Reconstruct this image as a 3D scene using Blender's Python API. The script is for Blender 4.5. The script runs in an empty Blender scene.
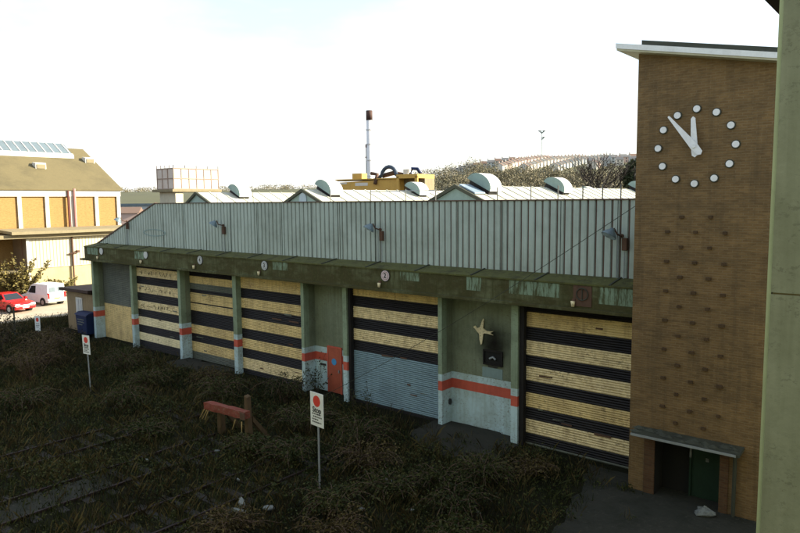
import bpy, math, random
import numpy as np
from mathutils import Vector, Matrix
R_ = math.radians
rnd = random.Random(7)
scene = bpy.context.scene
COL = scene.collection

# ------------------------------------------------------------------ materials
def new_mat(name):
    m = bpy.data.materials.new(name); m.use_nodes = True
    nt = m.node_tree; nt.nodes.clear()
    out = nt.nodes.new('ShaderNodeOutputMaterial'); b = nt.nodes.new('ShaderNodeBsdfPrincipled')
    nt.links.new(b.outputs[0], out.inputs[0])
    return m, nt, b
def c4(c): return (c[0], c[1], c[2], 1.0)
def ramp(nt, fac, stops):
    r = nt.nodes.new('ShaderNodeValToRGB'); e = r.color_ramp.elements
    while len(e) < len(stops): e.new(0.5)
    for i, (p, c) in enumerate(stops):
        e[i].position = p; e[i].color = c4(c) if len(c) == 3 else c
    nt.links.new(fac, r.inputs[0]); return r.outputs[0]
def noise(nt, vec, scale, detail=5, rough=.6):
    n = nt.nodes.new('ShaderNodeTexNoise'); n.inputs['Scale'].default_value = scale
    n.inputs['Detail'].default_value = detail; n.inputs['Roughness'].default_value = rough
    nt.links.new(vec, n.inputs['Vector']); return n.outputs[0]
def mapping(nt, vec, scale=(1, 1, 1), loc=(0, 0, 0)):
    m = nt.nodes.new('ShaderNodeMapping'); m.inputs['Scale'].default_value = scale; m.inputs['Location'].default_value = loc
    nt.links.new(vec, m.inputs[0]); return m.outputs[0]
def mix(nt, fac, a, b, mode='MIX'):
    n = nt.nodes.new('ShaderNodeMix'); n.data_type = 'RGBA'; n.blend_type = mode
    for sock, v in ((0, fac), (6, a), (7, b)):
        if hasattr(v, 'is_linked') or hasattr(v, 'links'): nt.links.new(v, n.inputs[sock])
        elif sock == 0: n.inputs[0].default_value = v
        else: n.inputs[sock].default_value = c4(v)
    return n.outputs[2]
def bump(nt, b, h, strength=.3, dist=.02):
    n = nt.nodes.new('ShaderNodeBump'); n.inputs['Strength'].default_value = strength; n.inputs['Distance'].default_value = dist
    nt.links.new(h, n.inputs['Height']); nt.links.new(n.outputs[0], b.inputs['Normal'])
def gpos(nt):
    g = nt.nodes.new('ShaderNodeNewGeometry'); return g.outputs['Position']
def opos(nt):
    t = nt.nodes.new('ShaderNodeTexCoord'); return t.outputs['Object']
def weathered(name, col, dirt=None, amount=.5, scale=1.2, streak=0., rough=.7, metal=0., bmp=.15, spots=None, spot_amt=.5, lo=.45, hi=.7, obj=False):
    """base colour with broad dirt, optional vertical rain streaks and small chips"""
    m, nt, b = new_mat(name)
    p = opos(nt) if obj else gpos(nt)
    if dirt is None: dirt = tuple(x * .45 for x in col)
    n1 = noise(nt, p, scale, 8, .65)
    f = ramp(nt, n1, [(lo, (0, 0, 0)), (hi, (amount,) * 3)])
    c = mix(nt, f, col, dirt)
    n3 = noise(nt, p, scale * 9, 4, .6)
    c = mix(nt, ramp(nt, n3, [(.35, (.0, .0, .0)), (.75, (.28, .28, .28))]), c, tuple(min(1, x * 1.25) for x in col))
    if streak:
        n2 = noise(nt, mapping(nt, p, (5., 5., .35)), 1.6, 5, .6)
        c = mix(nt, ramp(nt, n2, [(.45, (0, 0, 0)), (.75, (streak,) * 3)]), c, dirt)
    if spots:
        n4 = noise(nt, mapping(nt, p, (1, 1, 1.6)), 9, 5, .8)
        n5 = noise(nt, mapping(nt, p, (1, 1, 1), (3, 7, 1)), 1.1, 3)
        s = mix(nt, 1., ramp(nt, n4, [(.55, (0, 0, 0)), (.60, (1, 1, 1))]), ramp(nt, n5, [(.40, (0, 0, 0)), (.55, (spot_amt,) * 3)]), 'MULTIPLY')
        c = mix(nt, s, c, spots)
    nt.links.new(c, b.inputs['Base Color'])
    b.inputs['Roughness'].default_value = rough; b.inputs['Metallic'].default_value = metal
    b.inputs['Specular IOR Level'].default_value = .3
    if bmp: bump(nt, b, n3, bmp, .015)
    return m
def plain(name, col, rough=.6, metal=0., spec=.4):
    m, nt, b = new_mat(name)
    p = opos(nt); n = noise(nt, p, 7, 5, .65)
    c = mix(nt, ramp(nt, n, [(.4, (0, 0, 0)), (.7, (.35, .35, .35))]), col, tuple(x * .6 for x in col))
    nt.links.new(c, b.inputs['Base Color'])
    b.inputs['Roughness'].default_value = rough; b.inputs['Metallic'].default_value = metal; b.inputs['Specular IOR Level'].default_value = spec
    return m
def brick(name, c1, c2, mortar, w=.225, h=.068, dirt=.35, dirtcol=(.05, .04, .025), ms=.010):
    m, nt, b = new_mat(name)
    p = gpos(nt)
    s = nt.nodes.new('ShaderNodeSeparateXYZ'); nt.links.new(p, s.inputs[0])
    a = nt.nodes.new('ShaderNodeMath'); nt.links.new(s.outputs[0], a.inputs[0]); nt.links.new(s.outputs[1], a.inputs[1])
    cb = nt.nodes.new('ShaderNodeCombineXYZ'); nt.links.new(a.outputs[0], cb.inputs[0]); nt.links.new(s.outputs[2], cb.inputs[1])
    t = nt.nodes.new('ShaderNodeTexBrick'); nt.links.new(cb.outputs[0], t.inputs['Vector'])
    t.inputs['Scale'].default_value = 1; t.inputs['Brick Width'].default_value = w; t.inputs['Row Height'].default_value = h
    t.inputs['Mortar Size'].default_value = ms; t.inputs['Mortar Smooth'].default_value = .3; t.inputs['Bias'].default_value = 0
    t.inputs['Color1'].default_value = c4(c1); t.inputs['Color2'].default_value = c4(c2); t.inputs['Mortar'].default_value = c4(mortar)
    n1 = noise(nt, mapping(nt, p, (1, 1, 2.2)), .9, 8, .7); n2 = noise(nt, mapping(nt, p, (3, 3, .3)), 1.3, 5)
    c = mix(nt, ramp(nt, n1, [(.4, (0, 0, 0)), (.72, (dirt,) * 3)]), t.outputs[0], dirtcol)
    c = mix(nt, ramp(nt, n2, [(.5, (0, 0, 0)), (.75, (dirt * .8,) * 3)]), c, dirtcol)
    n3 = noise(nt, mapping(nt, cb.outputs[0], (4.4, 14.5, 1)), 1, 2)
    c = mix(nt, ramp(nt, n3, [(.30, (.5,) * 3), (.5, (0, 0, 0))]), c, tuple(x * .45 for x in c1))
    c = mix(nt, ramp(nt, n3, [(.60, (0, 0, 0)), (.78, (.25,) * 3)]), c, tuple(x * 1.5 for x in c1))
    nt.links.new(c, b.inputs['Base Color']); b.inputs['Roughness'].default_value = .85; b.inputs['Specular IOR Level'].default_value = .2
    inv = nt.nodes.new('ShaderNodeMath'); inv.operation = 'SUBTRACT'; inv.inputs[0].default_value = 1
    nt.links.new(t.outputs['Fac'], inv.inputs[1]); bump(nt, b, inv.outputs[0], .5, .01)
    return m
def leafmat(name, cols, trans=.2):
    m, nt, b = new_mat(name)
    g = nt.nodes.new('ShaderNodeNewGeometry')
    n = noise(nt, g.outputs['Position'], .35, 3)
    mx = nt.nodes.new('ShaderNodeMath'); mx.operation = 'MULTIPLY_ADD'; nt.links.new(g.outputs['Random Per Island'], mx.inputs[0])
    mx.inputs[1].default_value = .6; nt.links.new(n, mx.inputs[2])
    k = len(cols); c = ramp(nt, mx.outputs[0], [(.2 + .85 * i / max(1, k - 1), x) for i, x in enumerate(cols)])
    nt.links.new(c, b.inputs['Base Color']); b.inputs['Roughness'].default_value = .75; b.inputs['Specular IOR Level'].default_value = .15
    return m

M = {}
M['cladding'] = weathered('cladding', (.375, .44, .395), (.19, .22, .18), .55, .5, .45, .55, .0, .05)
M['lip_groove_shade'] = weathered('lip_groove_shade', (.11, .065, .05), (.04, .03, .02), .6, 2, 0, .7)
M['sage'] = weathered('sage', (.19, .22, .145), (.085, .095, .058), .7, .9, .5, .75, 0, .1, (.10, .08, .05), .5)
M['sage_lit_front'] = weathered('sage_lit_front', (.25, .32, .215), (.11, .135, .08), .7, .9, .5, .75, 0, .1, (.10, .08, .05), .5)  # sage paint lightened for the post fronts, so the reveals look shaded
M['pale'] = weathered('pale', (.47, .62, .64), (.20, .22, .14), .55, 1.1, .35, .7, 0, .1, (.16, .14, .09), .8)
M['redband'] = weathered('redband', (.52, .10, .06), (.25, .06, .04), .5, 1.3, .25, .7)
M['yellow'] = weathered('yellow', (.68, .52, .23), (.30, .20, .085), .7, 1.3, .55, .7, 0, .1, (.12, .09, .05), .7)
M['yellow_worn'] = weathered('yellow_worn', (.76, .62, .34), (.30, .21, .10), .8, 3.5, .3, .75, 0, .15, (.09, .065, .04), .7)
M['cream'] = weathered('cream', (.76, .66, .40), (.34, .28, .15), .55, 1.8, .3, .7, 0, .1, (.2, .16, .1), .7)
M['black'] = weathered('black', (.008, .0065, .007), (.022, .018, .015), .5, 2.2, .2, .6)
M['greyshut'] = weathered('greyshut', (.12, .13, .10), (.05, .055, .045), .6, 1.2, .5, .6)
M['steel'] = weathered('steel', (.185, .275, .31), (.10, .145, .16), .6, 1.3, .35, .5, .0, .05)
M['dark_gap'] = plain('dark_gap', (.015, .013, .012), .9)
def fascia_mat():
    m, nt, b = new_mat('mossy_fascia'); p = gpos(nt)
    n1 = noise(nt, mapping(nt, p, (.9, .9, 2.2)), .9, 7, .65)
    n2 = noise(nt, mapping(nt, p, (6, 6, .5)), 1.3, 6, .7)
    n3 = noise(nt, p, 9, 6, .7)
    c = mix(nt, ramp(nt, n1, [(.38, (0, 0, 0)), (.54, (1, 1, 1))]), (.125, .135, .072), (.064, .058, .026))
    c = mix(nt, ramp(nt, n2, [(.42, (0, 0, 0)), (.62, (.85, .85, .85))]), c, (.055, .055, .022))
    c = mix(nt, ramp(nt, n3, [(.5, (0, 0, 0)), (.75, (.6, .6, .6))]), c, (.11, .10, .04))
    nt.links.new(c, b.inputs['Base Color']); b.inputs['Roughness'].default_value = .9; b.inputs['Specular IOR Level'].default_value = .1
    bump(nt, b, n3, .3, .02); return m
M['fascia'] = fascia_mat()
def faded_mat():
    m, nt, b = new_mat('faded_panel'); p = gpos(nt)
    n2 = noise(nt, mapping(nt, p, (4.5, 4.5, .7)), 1.5, 7, .75); n3 = noise(nt, p, 9, 6, .7); n1 = noise(nt, p, 1.4, 3)
    c = mix(nt, ramp(nt, n1, [(.35, (0, 0, 0)), (.65, (1, 1, 1))]), (.21, .29, .205), (.16, .21, .135))
    c = mix(nt, ramp(nt, n2, [(.47, (0, 0, 0)), (.57, (.95, .95, .95))]), c, (.062, .062, .026))
    c = mix(nt, ramp(nt, n3, [(.55, (0, 0, 0)), (.75, (.6, .6, .6))]), c, (.10, .10, .04))
    nt.links.new(c, b.inputs['Base Color']); b.inputs['Roughness'].default_value = .85; b.inputs['Specular IOR Level'].default_value = .15
    return m
M['fascia_clean'] = faded_mat()
M['unused_clean'] = weathered('fascia_clean', (.19, .255, .185), (.08, .088, .04), .85, 2.2, .75, .8, 0, .1, None, 0, .42, .62)
M['moss'] = weathered('moss', (.085, .088, .028), (.026, .023, .013), .9, 2.2, 0, .95, 0, .6, (.13, .14, .04), .7)
M['tower_brick'] = brick('tower_brick', (.215, .134, .058), (.17, .104, .045), (.21, .148, .078), dirt=.55)
M['jamb'] = brick('jamb', (.12, .06, .03), (.09, .045, .025), (.1, .07, .04))
M['stud_brick'] = weathered('stud_brick', (.07, .042, .02), (.03, .02, .011), .5, 6, 0, .85)
M['white'] = weathered('white', (.72, .74, .74), (.45, .46, .42), .4, 2, .2, .55)
M['enamel'] = plain('enamel', (.78, .79, .8), .35)
M['soffit'] = weathered('soffit', (.42, .40, .28), (.25, .22, .14), .5, 2)
M['felt'] = weathered('felt', (.045, .05, .035), (.02, .02, .015), .6, 2)
M['wing'] = weathered('wing', (.25, .265, .185), (.15, .16, .10), .8, 1.3, .6, .85, 0, .3, (.12, .125, .085), .55, .40, .7)
M['wing_lit_edge'] = weathered('wing_lit_edge', (.37, .42, .26), (.26, .3, .18), .5, 2)
M['darkwood'] = weathered('darkwood', (.04, .022, .018), (.02, .012, .01), .5, 3)
M['green_door'] = weathered('green_door', (.010, .030, .016), (.005, .013, .008), .5, 2)
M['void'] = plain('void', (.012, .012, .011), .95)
M['red_door'] = weathered('red_door', (.40, .095, .05), (.22, .05, .03), .6, 2, .3, .6)
M['blue'] = plain('blue', (.06, .28, .55), .5)
M['bluebin'] = weathered('bluebin', (.008, .018, .065), (.005, .01, .035), .5, 2)
M['galv'] = weathered('galv', (.30, .33, .34), (.15, .16, .15), .5, 4, .2, .5, .3)
M['lampblue'] = weathered('lampblue', (.15, .205, .225), (.07, .10, .11), .5, 5, 0, .4, .2)
M['postgrey'] = weathered('postgrey', (.16, .16, .15), (.09, .08, .07), .5, 5, 0, .7)
M['rust'] = weathered('rust', (.10, .055, .035), (.05, .03, .02), .6, 5, 0, .85)
M['signwhite'] = plain('signwhite', (.78, .80, .76), .5)
M['signred'] = plain('signred', (.65, .05, .03), .5)
M['ink'] = plain('ink', (.03, .03, .03), .6)
M['pinkdisc'] = plain('pinkdisc', (.62, .50, .50), .5)
M['greydisc'] = plain('greydisc', (.50, .52, .50), .5)
M['roofsheet'] = weathered('roofsheet', (.46, .46, .38), (.32, .32, .25), .5, .5, 0, .6)
M['teal'] = weathered('teal', (.20, .28, .27), (.12, .16, .15), .5, 1.5, .3, .6)
M['ventwhite'] = weathered('ventwhite', (.62, .62, .57), (.4, .4, .34), .5, 1.5, 0, .6)
M['blueglass'] = plain('blueglass', (.25, .33, .4), .15, 0, .6)
M['asphalt_old'] = weathered('asphalt_old', (.026, .027, .020), (.010, .013, .007), .95, 1.2, 0, .95, 0, .6, (.045, .042, .032), .8)
M['l_brick'] = brick('l_brick', (.34, .20, .068), (.30, .172, .055), (.33, .225, .10), dirt=.12, dirtcol=(.18, .10, .04))
M['l_roof'] = weathered('l_roof', (.135, .112, .055), (.08, .068, .036), .7, .35, .3, .9, 0, .2)
M['l_white'] = weathered('l_white', (.58, .56, .50), (.5, .45, .36), .4, 1.2, .3, .7)
M['l_cream'] = weathered('l_cream', (.42, .36, .19), (.28, .23, .13), .5, .8, .4, .8)
M['l_sheet'] = weathered('l_sheet', (.50, .47, .36), (.34, .31, .22), .5, .8, .5, .8)
M['l_beam'] = weathered('l_beam', (.23, .195, .115), (.14, .115, .065), .5, 1.2, .2, .85)
M['l_painted_shade'] = weathered('l_painted_shade', (.23, .17, .12), (.14, .10, .07), .5, .8, .3, .85)
M['maroon'] = plain('maroon', (.12, .035, .025), .6)
M['pinkpipe'] = plain('pinkpipe', (.45, .22, .2), .6)
M['glassroof'] = weathered('glassroof', (.13, .17, .19), (.08, .10, .11), .5, .8, .3, .25, 0, 0)
M['hut'] = weathered('hut', (.26, .19, .105), (.13, .09, .05), .6, 1.3, .4, .8)
M['carred'] = plain('carred', (.55, .012, .012), .25, 0, .6)
M['carwhite'] = plain('carwhite', (.74, .76, .78), .3, 0, .5)
M['carglass'] = plain('carglass', (.02, .025, .03), .08, 0, .6)
M['tyre'] = plain('tyre', (.015, .015, .015), .9)
M['rim'] = plain('rim', (.4, .4, .4), .4, .5)
M['lens'] = plain('lens', (.8, .8, .8), .15, 0, .6)
M['tail'] = plain('tail', (.5, .02, .02), .2)
M['plate_y'] = plain('plate_y', (.7, .5, .05), .5)
M['timber'] = weathered('timber', (.095, .062, .03), (.06, .04, .02), .7, 6, .4, .9)
M['beamred'] = weathered('beamred', (.20, .048, .030), (.10, .03, .02), .7, 5, .2, .8, 0, .2, (.2, .16, .1), .7)
M['rail'] = weathered('rail', (.022, .012, .010), (.012, .008, .007), .6, 5)
M['sleeper'] = weathered('sleeper', (.020, .017, .012), (.012, .01, .008), .6, 5)
M['bark'] = weathered('bark', (.055, .042, .028), (.03, .022, .015), .6, 5)
M['darkbark'] = weathered('darkbark', (.03, .022, .015), (.018, .013, .009), .6, 5)
M['cane'] = weathered('cane', (.10, .062, .042), (.05, .035, .022), .6, 5)
M['yellowplant'] = weathered('yellowplant', (.52, .32, .07), (.36, .2, .05), .5, .8, .3, .6)
M['duct'] = weathered('duct', (.05, .07, .10), (.03, .03, .04), .5, 2, 0, .5)
M['stack'] = weathered('stack', (.68, .68, .68), (.5, .5, .5), .4, .4, .2, .6)
M['stacktop'] = plain('stacktop', (.07, .035, .025), .8)
M['tankpanel'] = weathered('tankpanel', (.58, .52, .46), (.45, .33, .24), .6, .5, .4, .7)
M['tankline'] = weathered('tankline', (.30, .22, .17), (.2, .14, .1), .5, 1)
M['houserender'] = plain('houserender', (.62, .58, .5), .8)
M['housepink'] = plain('housepink', (.52, .38, .32), .8)
M['housegrey'] = plain('housegrey', (.42, .46, .46), .8)
M['houseroof'] = plain('houseroof', (.15, .10, .075), .85)
M['houseslate'] = plain('houseslate', (.12, .125, .13), .85)
M['leaf_dark'] = leafmat('leaf_dark', [(.006, .009, .002), (.016, .022, .006), (.044, .050, .013)])
M['leaf_dead'] = leafmat('leaf_dead', [(.010, .007, .003), (.028, .021, .008), (.095, .075, .028)])
M['leaf_bramble'] = leafmat('leaf_bramble', [(.007, .013, .003), (.020, .031, .008), (.055, .056, .017)])
M['leaf_shrub'] = leafmat('leaf_shrub', [(.05, .045, .015), (.10, .085, .028), (.17, .14, .045)])
M['leaf_hill_haze'] = leafmat('leaf_hill_haze', [(.10, .098, .050), (.155, .14, .082), (.20, .175, .115)])  # leaf tones lightened, distance haze mixed into the colour
M['leaf_ever'] = leafmat('leaf_ever', [(.02, .03, .012), (.035, .045, .02), (.05, .06, .028)])
M['litter'] = weathered('litter', (.15, .165, .155), (.045, .045, .04), .85, 9, 0, .7, obj=True)

# ------------------------------------------------------------------ mesh helpers
class MB:
    def __init__(s): s.v = []; s.f = []; s.mi = []
    def add(s, vs, fs, mi=0):
        o = len(s.v); s.v += [tuple(p) for p in vs]; s.f += [tuple(i + o for i in f) for f in fs]; s.mi += [mi] * len(fs); return s
    def box(s, x0, x1, y0, y1, z0, z1, mi=0):
        return s.hexa([(x0, y0, z0), (x1, y0, z0), (x1, y1, z0), (x0, y1, z0), (x0, y0, z1), (x1, y0, z1), (x1, y1, z1), (x0, y1, z1)], mi)
    def hexa(s, p, mi=0):
        return s.add(p, [(3, 2, 1, 0), (4, 5, 6, 7), (0, 1, 5, 4), (1, 2, 6, 5), (2, 3, 7, 6), (3, 0, 4, 7)], mi)
    def tube(s, pts, r, n=8, mi=0, r1=None):
        pts = [Vector(p) for p in pts]; k = len(pts); rs = [r + ((r1 if r1 is not None else r) - r) * i / (k - 1) for i in range(k)]
        vs = []; fs = []
        for i, p in enumerate(pts):
            d = (pts[min(i + 1, k - 1)] - pts[max(i - 1, 0)]).normalized()
            a = Vector((0, 0, 1)) if abs(d.z) < .9 else Vector((1, 0, 0))
            u = d.cross(a).normalized(); w = d.cross(u).normalized()
            for j in range(n):
                t = 2 * math.pi * j / n; vs.append(p + (u * math.cos(t) + w * math.sin(t)) * rs[i])
        for i in range(k - 1):
            for j in range(n):
                fs.append((i * n + j, i * n + (j + 1) % n, (i + 1) * n + (j + 1) % n, (i + 1) * n + j))
        fs.append(tuple(range(n))[::-1]); fs.append(tuple(range((k - 1) * n, k * n)))
        return s.add(vs, fs, mi)
    def prism(s, poly, y0, y1, axis='Y', mi=0):
        """polygon given in (x,z) swept along Y, or in (y,z) swept along X, or (x,y) along Z"""
        n = len(poly)
        def P(a, b, t): return {'Y': (a, t, b), 'X': (t, a, b), 'Z': (a, b, t)}[axis]
        vs = [P(a, b, y0) for a, b in poly] + [P(a, b, y1) for a, b in poly]
        fs = [tuple(range(n)), tuple(range(n, 2 * n))[::-1]] + [(i, n + i, n + (i + 1) % n, (i + 1) % n) for i in range(n)]
        return s.add(vs, fs, mi)
    def disc(s, c, r, t, n=20, mi=0, rz=None, rot=0):
        """disc facing -Y"""
        return s.prism([(c[0] + r * math.cos(2 * math.pi * i / n + rot), c[2] + (rz or r) * math.sin(2 * math.pi * i / n + rot)) for i in range(n)], c[1], c[1] + t, 'Y', mi)
    def build(s, name, mats, parent=None, smooth=False, bevel=0):
        me = bpy.data.meshes.new(name)
        q = parent
        while q is not None and q.parent is not None: q = q.parent
        off = Vector(q['_base']) if q is not None and '_base' in q else Vector((0, 0, 0))
        me.from_pydata([Vector(p) - off for p in s.v], [], s.f)
        if not isinstance(mats, (list, tuple)): mats = [mats]
        for m in mats: me.materials.append(M[m] if isinstance(m, str) else m)
        me.polygons.foreach_set('material_index', s.mi)
        if smooth: me.polygons.foreach_set('use_smooth', [True] * len(s.f))
        me.update()
        import bmesh
        bm = bmesh.new(); bm.from_mesh(me); bmesh.ops.recalc_face_normals(bm, faces=bm.faces)
        bm.to_mesh(me); bm.free()
        o = bpy.data.objects.new(name, me); COL.objects.link(o)
        if parent is not None: o.parent = parent
        if bevel:
            b = o.modifiers.new('bevel', 'BEVEL'); b.width = bevel; b.segments = 2; b.limit_method = 'ANGLE'
        return o
def tag(o, label=None, cat=None, group=None, kind=None):
    if label: o['label'] = label
    if cat: o['category'] = cat
    if group: o['group'] = group
    if kind: o['kind'] = kind
    return o
def empty(name, base, label, cat, group=None, rz=0):
    o = bpy.data.objects.new(name, None); COL.objects.link(o); o.location = base; o.rotation_euler = (0, 0, rz); o.empty_display_size = .2
    if rz == 0: o['_base'] = base
    return tag(o, label, cat, group)
def kids(o): return [c for c in bpy.data.objects if c.parent == o]
def dup(o, loc, label, rz=None, scale=None):
    c = o.copy(); COL.objects.link(c); c.location = loc; c['label'] = label
    if rz is not None: c.rotation_euler = (0, 0, rz)
    if scale: c.scale = scale
    for ch in kids(o):
        d = ch.copy(); COL.objects.link(d); d.parent = c
        for g in kids(ch):
            e = g.copy(); COL.objects.link(e); e.parent = d
    return c
def text_mesh(txt, size, bold=0.0):
    cu = bpy.data.curves.new('txt', 'FONT'); cu.body = txt; cu.size = size; cu.align_x = 'CENTER'; cu.align_y = 'CENTER'; cu.extrude = .002; cu.offset = bold
    o = bpy.data.objects.new('txt', cu); COL.objects.link(o)
    dg = bpy.context.evaluated_depsgraph_get(); me = bpy.data.meshes.new_from_object(o.evaluated_get(dg))
    vs = [tuple(v.co) for v in me.vertices]; fs = [tuple(p.vertices) for p in me.polygons]
    bpy.data.objects.remove(o); bpy.data.curves.remove(cu); bpy.data.meshes.remove(me)
    return vs, fs
def add_text(mb, txt, size, c, mi=0, bold=0., sx=1.):
    vs, fs = text_mesh(txt, size, bold)
    mb.add([(c[0] + x * sx, c[1] - z, c[2] + y) for x, y, z in vs], fs, mi); return mb

# ------------------------------------------------------------------ camera, sky, sun
CAMP = Vector((0, -19.741, 8.4))
yF, pit, rol = .8781155, .097251, .009063
F0 = Vector((-math.cos(yF), math.sin(yF), 0)); R0 = Vector((math.sin(yF), math.cos(yF), 0)); Z0 = Vector((0, 0, 1))
Fv = F0 * math.cos(pit) - Z0 * math.sin(pit); Uv = Z0 * math.cos(pit) + F0 * math.sin(pit)
Rc = R0 * math.cos(rol) - Uv * math.sin(rol); Uc = R0 * math.sin(rol) + Uv * math.cos(rol)
cam = bpy.data.cameras.new('camera'); co = bpy.data.objects.new('camera', cam); COL.objects.link(co)
co.matrix_world = Matrix(((Rc.x, Uc.x, -Fv.x, CAMP.x), (Rc.y, Uc.y, -Fv.y, CAMP.y), (Rc.z, Uc.z, -Fv.z, CAMP.z), (0, 0, 0, 1)))
cam.sensor_width = 36; cam.sensor_fit = 'HORIZONTAL'; cam.lens = 36 * 669.68 / 800; cam.clip_start = .1; cam.clip_end = 6000
scene.camera = co
SUN_EL, SUN_AZ = R_(23), R_(45)        # azimuth measured from +Y towards +X
w = bpy.data.worlds.new('World'); scene.world = w; w.use_nodes = True
nt = w.node_tree; nt.nodes.clear()
sky = nt.nodes.new('ShaderNodeTexSky'); sky.sky_type = 'NISHITA'; sky.sun_disc = False
sky.sun_elevation = SUN_EL; sky.sun_rotation = SUN_AZ; sky.altitude = 50; sky.air_density = 1.0; sky.dust_density = 1.5; sky.ozone_density = 1.0
bg = nt.nodes.new('ShaderNodeBackground'); bg.inputs[1].default_value = .12
# thin bright high cloud veiling most of the sky, opening a little to blue high up
tcw = nt.nodes.new('ShaderNodeTexCoord'); sepw = nt.nodes.new('ShaderNodeSeparateXYZ'); nt.links.new(tcw.outputs['Generated'], sepw.inputs[0])
nw = noise(nt, mapping(nt, tcw.outputs['Generated'], (1.2, 1.2, 3.5), (.3, .1, .2)), 1.6, 6, .55)
mw = nt.nodes.new('ShaderNodeMath'); mw.operation = 'MULTIPLY_ADD'; nt.links.new(sepw.outputs[2], mw.inputs[0]); mw.inputs[1].default_value = .75; nt.links.new(nw, mw.inputs[2])
veil = ramp(nt, mw.outputs[0], [(.50, (.97, .97, .97)), (.76, (.35, .35, .35))])
skyc = mix(nt, veil, sky.outputs[0], (3.7, 3.7, 3.55))
wo = nt.nodes.new('ShaderNodeOutputWorld'); nt.links.new(skyc, bg.inputs[0]); nt.links.new(bg.outputs[0], wo.inputs[0])
sd = Vector((math.sin(SUN_AZ) * math.cos(SUN_EL), math.cos(SUN_AZ) * math.cos(SUN_EL), math.sin(SUN_EL)))
sl = bpy.data.lights.new('sun', 'SUN'); sl.energy = 5.0; sl.angle = R_(.5); sl.color = (1, .90, .72)
so = bpy.data.objects.new('sun', sl); COL.objects.link(so); so.rotation_euler = (-sd).to_track_quat('-Z', 'Y').to_euler(); so.location = (30, 30, 40)
vs_ = scene.view_settings; vs_.view_transform = 'Standard'; vs_.look = 'None'; vs_.exposure = 1.6; vs_.gamma = 1; vs_.use_curve_mapping = False

# ------------------------------------------------------------------ ground
def ground_mat():
    m, nt, b = new_mat('yard_ground'); p = gpos(nt)
    n1 = noise(nt, p, .35, 7, .65); n2 = noise(nt, p, 2.3, 8, .7); n3 = noise(nt, p, 14, 6, .7)
    c = ramp(nt, n1, [(.35, (.013, .010, .005)), (.5, (.011, .012, .005)), (.62, (.019, .017, .008)), (.75, (.028, .025, .015))])
    c = mix(nt, ramp(nt, n2, [(.4, (0, 0, 0)), (.7, (.8, .8, .8))]), c, (.012, .013, .006))
    c = mix(nt, ramp(nt, n3, [(.62, (0, 0, 0)), (.72, (.8, .8, .8))]), c, (.06, .055, .042))
    nt.links.new(c, b.inputs['Base Color']); b.inputs['Roughness'].default_value = 1; b.inputs['Specular IOR Level'].default_value = .1
    bump(nt, b, n2, .8, .08); return m
M['ground'] = ground_mat()
M['concrete_old'] = weathered('concrete_old', (.030, .029, .021), (.011, .013, .008), .8, 1.1, 0, .95, 0, .3, (.03, .03, .018), .9)
M['carpark'] = weathered('carpark', (.40, .35, .26), (.28, .24, .17), .7, .5, 0, .95, 0, .4)
mb = MB(); mb.add([(-3000, -3000, 0), (3000, -3000, 0), (3000, 3000, 0), (-3000, 3000, 0)], [(0, 1, 2, 3)])
tag(mb.build('ground', 'ground'), kind='structure')
mb = MB(); mb.add([(-64, -14, .004), (-64, 30, .004)] + [(-51.6 + .35 * math.sin(q * 1.7) + .25 * math.sin(q * 4.1), 30 - q, .004) for q in range(45)], [tuple(range(47))])
tag(mb.build('car_park', 'carpark'), kind='structure')
def ragged(poly, amp):
    out = []
    for (a, b), (c, d) in zip(poly, poly[1:] + poly[:1]):
        n = max(1, int(math.hypot(c - a, d - b) / .35))
        for i in range(n): t = i / n; out.append((a + (c - a) * t + rnd.gauss(0, amp), b + (d - b) * t + rnd.gauss(0, amp)))
    return out
def slab(name, poly, z, mat, amp=.07):
    mb = MB(); mb.prism(ragged(poly, amp), 0.002, z, 'Z'); return tag(mb.build(name, mat), kind='structure')
slab('apron', [(-14.9, .6), (-11.2, .6), (-11.0, -1.7), (-11.6, -2.5), (-13.6, -2.2), (-15.0, -1.3)], .05, 'concrete_old')
slab('apron', [(-31.7, .5), (-27.3, .25), (-27.4, -.5), (-28.6, -1.1), (-30.0, -.9), (-30.4, -1.7), (-31.7, -1.5)], .07, 'concrete_old')
slab('path', [(-8.6, -.1), (-3, -.1), (-3, -9), (-7.0, -9), (-7.3, -5.6), (-7.7, -3.4), (-8.1, -1.4)], .014, 'asphalt_old')

# ------------------------------------------------------------------ depot
depot = empty('depot_building', (-24, 0, 0), 'long low green depot with striped roller doors, mossy canopy and pale ribbed upper wall', 'depot')
ZB, ZT = 4.95, 5.05
posts = [(-41.49, -41.22), (-36.80, -36.55), (-31.84, -31.60), (-27.05, -26.76), (-22.11, -21.92), (-19.53, -19.30), (-14.58, -14.40), (-11.48, -11.22), (-7.2, -6.5)]
for x0, x1 in posts:
    mb = MB()
    mb.box(x0, x1, 0, .30, 1.97, ZB, 0); mb.box(x0, x1, 0, .30, 1.71, 1.97, 1); mb.box(x0, x1, 0, .30, 1.35, 1.71, 2); mb.box(x0, x1, 0, .30, 0, 1.35, 1)
    mb.build('column', ['sage_lit_front', 'pale', 'redband'], depot)
def banded(mb, P0, P1):
    """vertical panel between plan points P0,P1, painted in the four bands"""
    for z0, z1, mi in ((1.97, ZB, 0), (1.71, 1.97, 1), (1.35, 1.71, 2), (0, 1.35, 1)):
        mb.add([(P0[0], P0[1], z0), (P1[0], P1[1], z0), (P1[0], P1[1], z1), (P0[0], P0[1], z1)], [(0, 1, 2, 3)], mi)
RD = .66
for (x0, xb0, xb1, x1) in ((-21.92, -21.92, -19.53, -19.53), (-14.40, -14.40, -11.48, -11.48)):
    mb = MB(); banded(mb, (x0, .30), (xb0, RD)); banded(mb, (xb0, RD), (xb1, RD)); banded(mb, (xb1, RD), (x1, .30))
    mb.build('recess_wall', ['sage', 'pale', 'redband'], depot)
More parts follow.
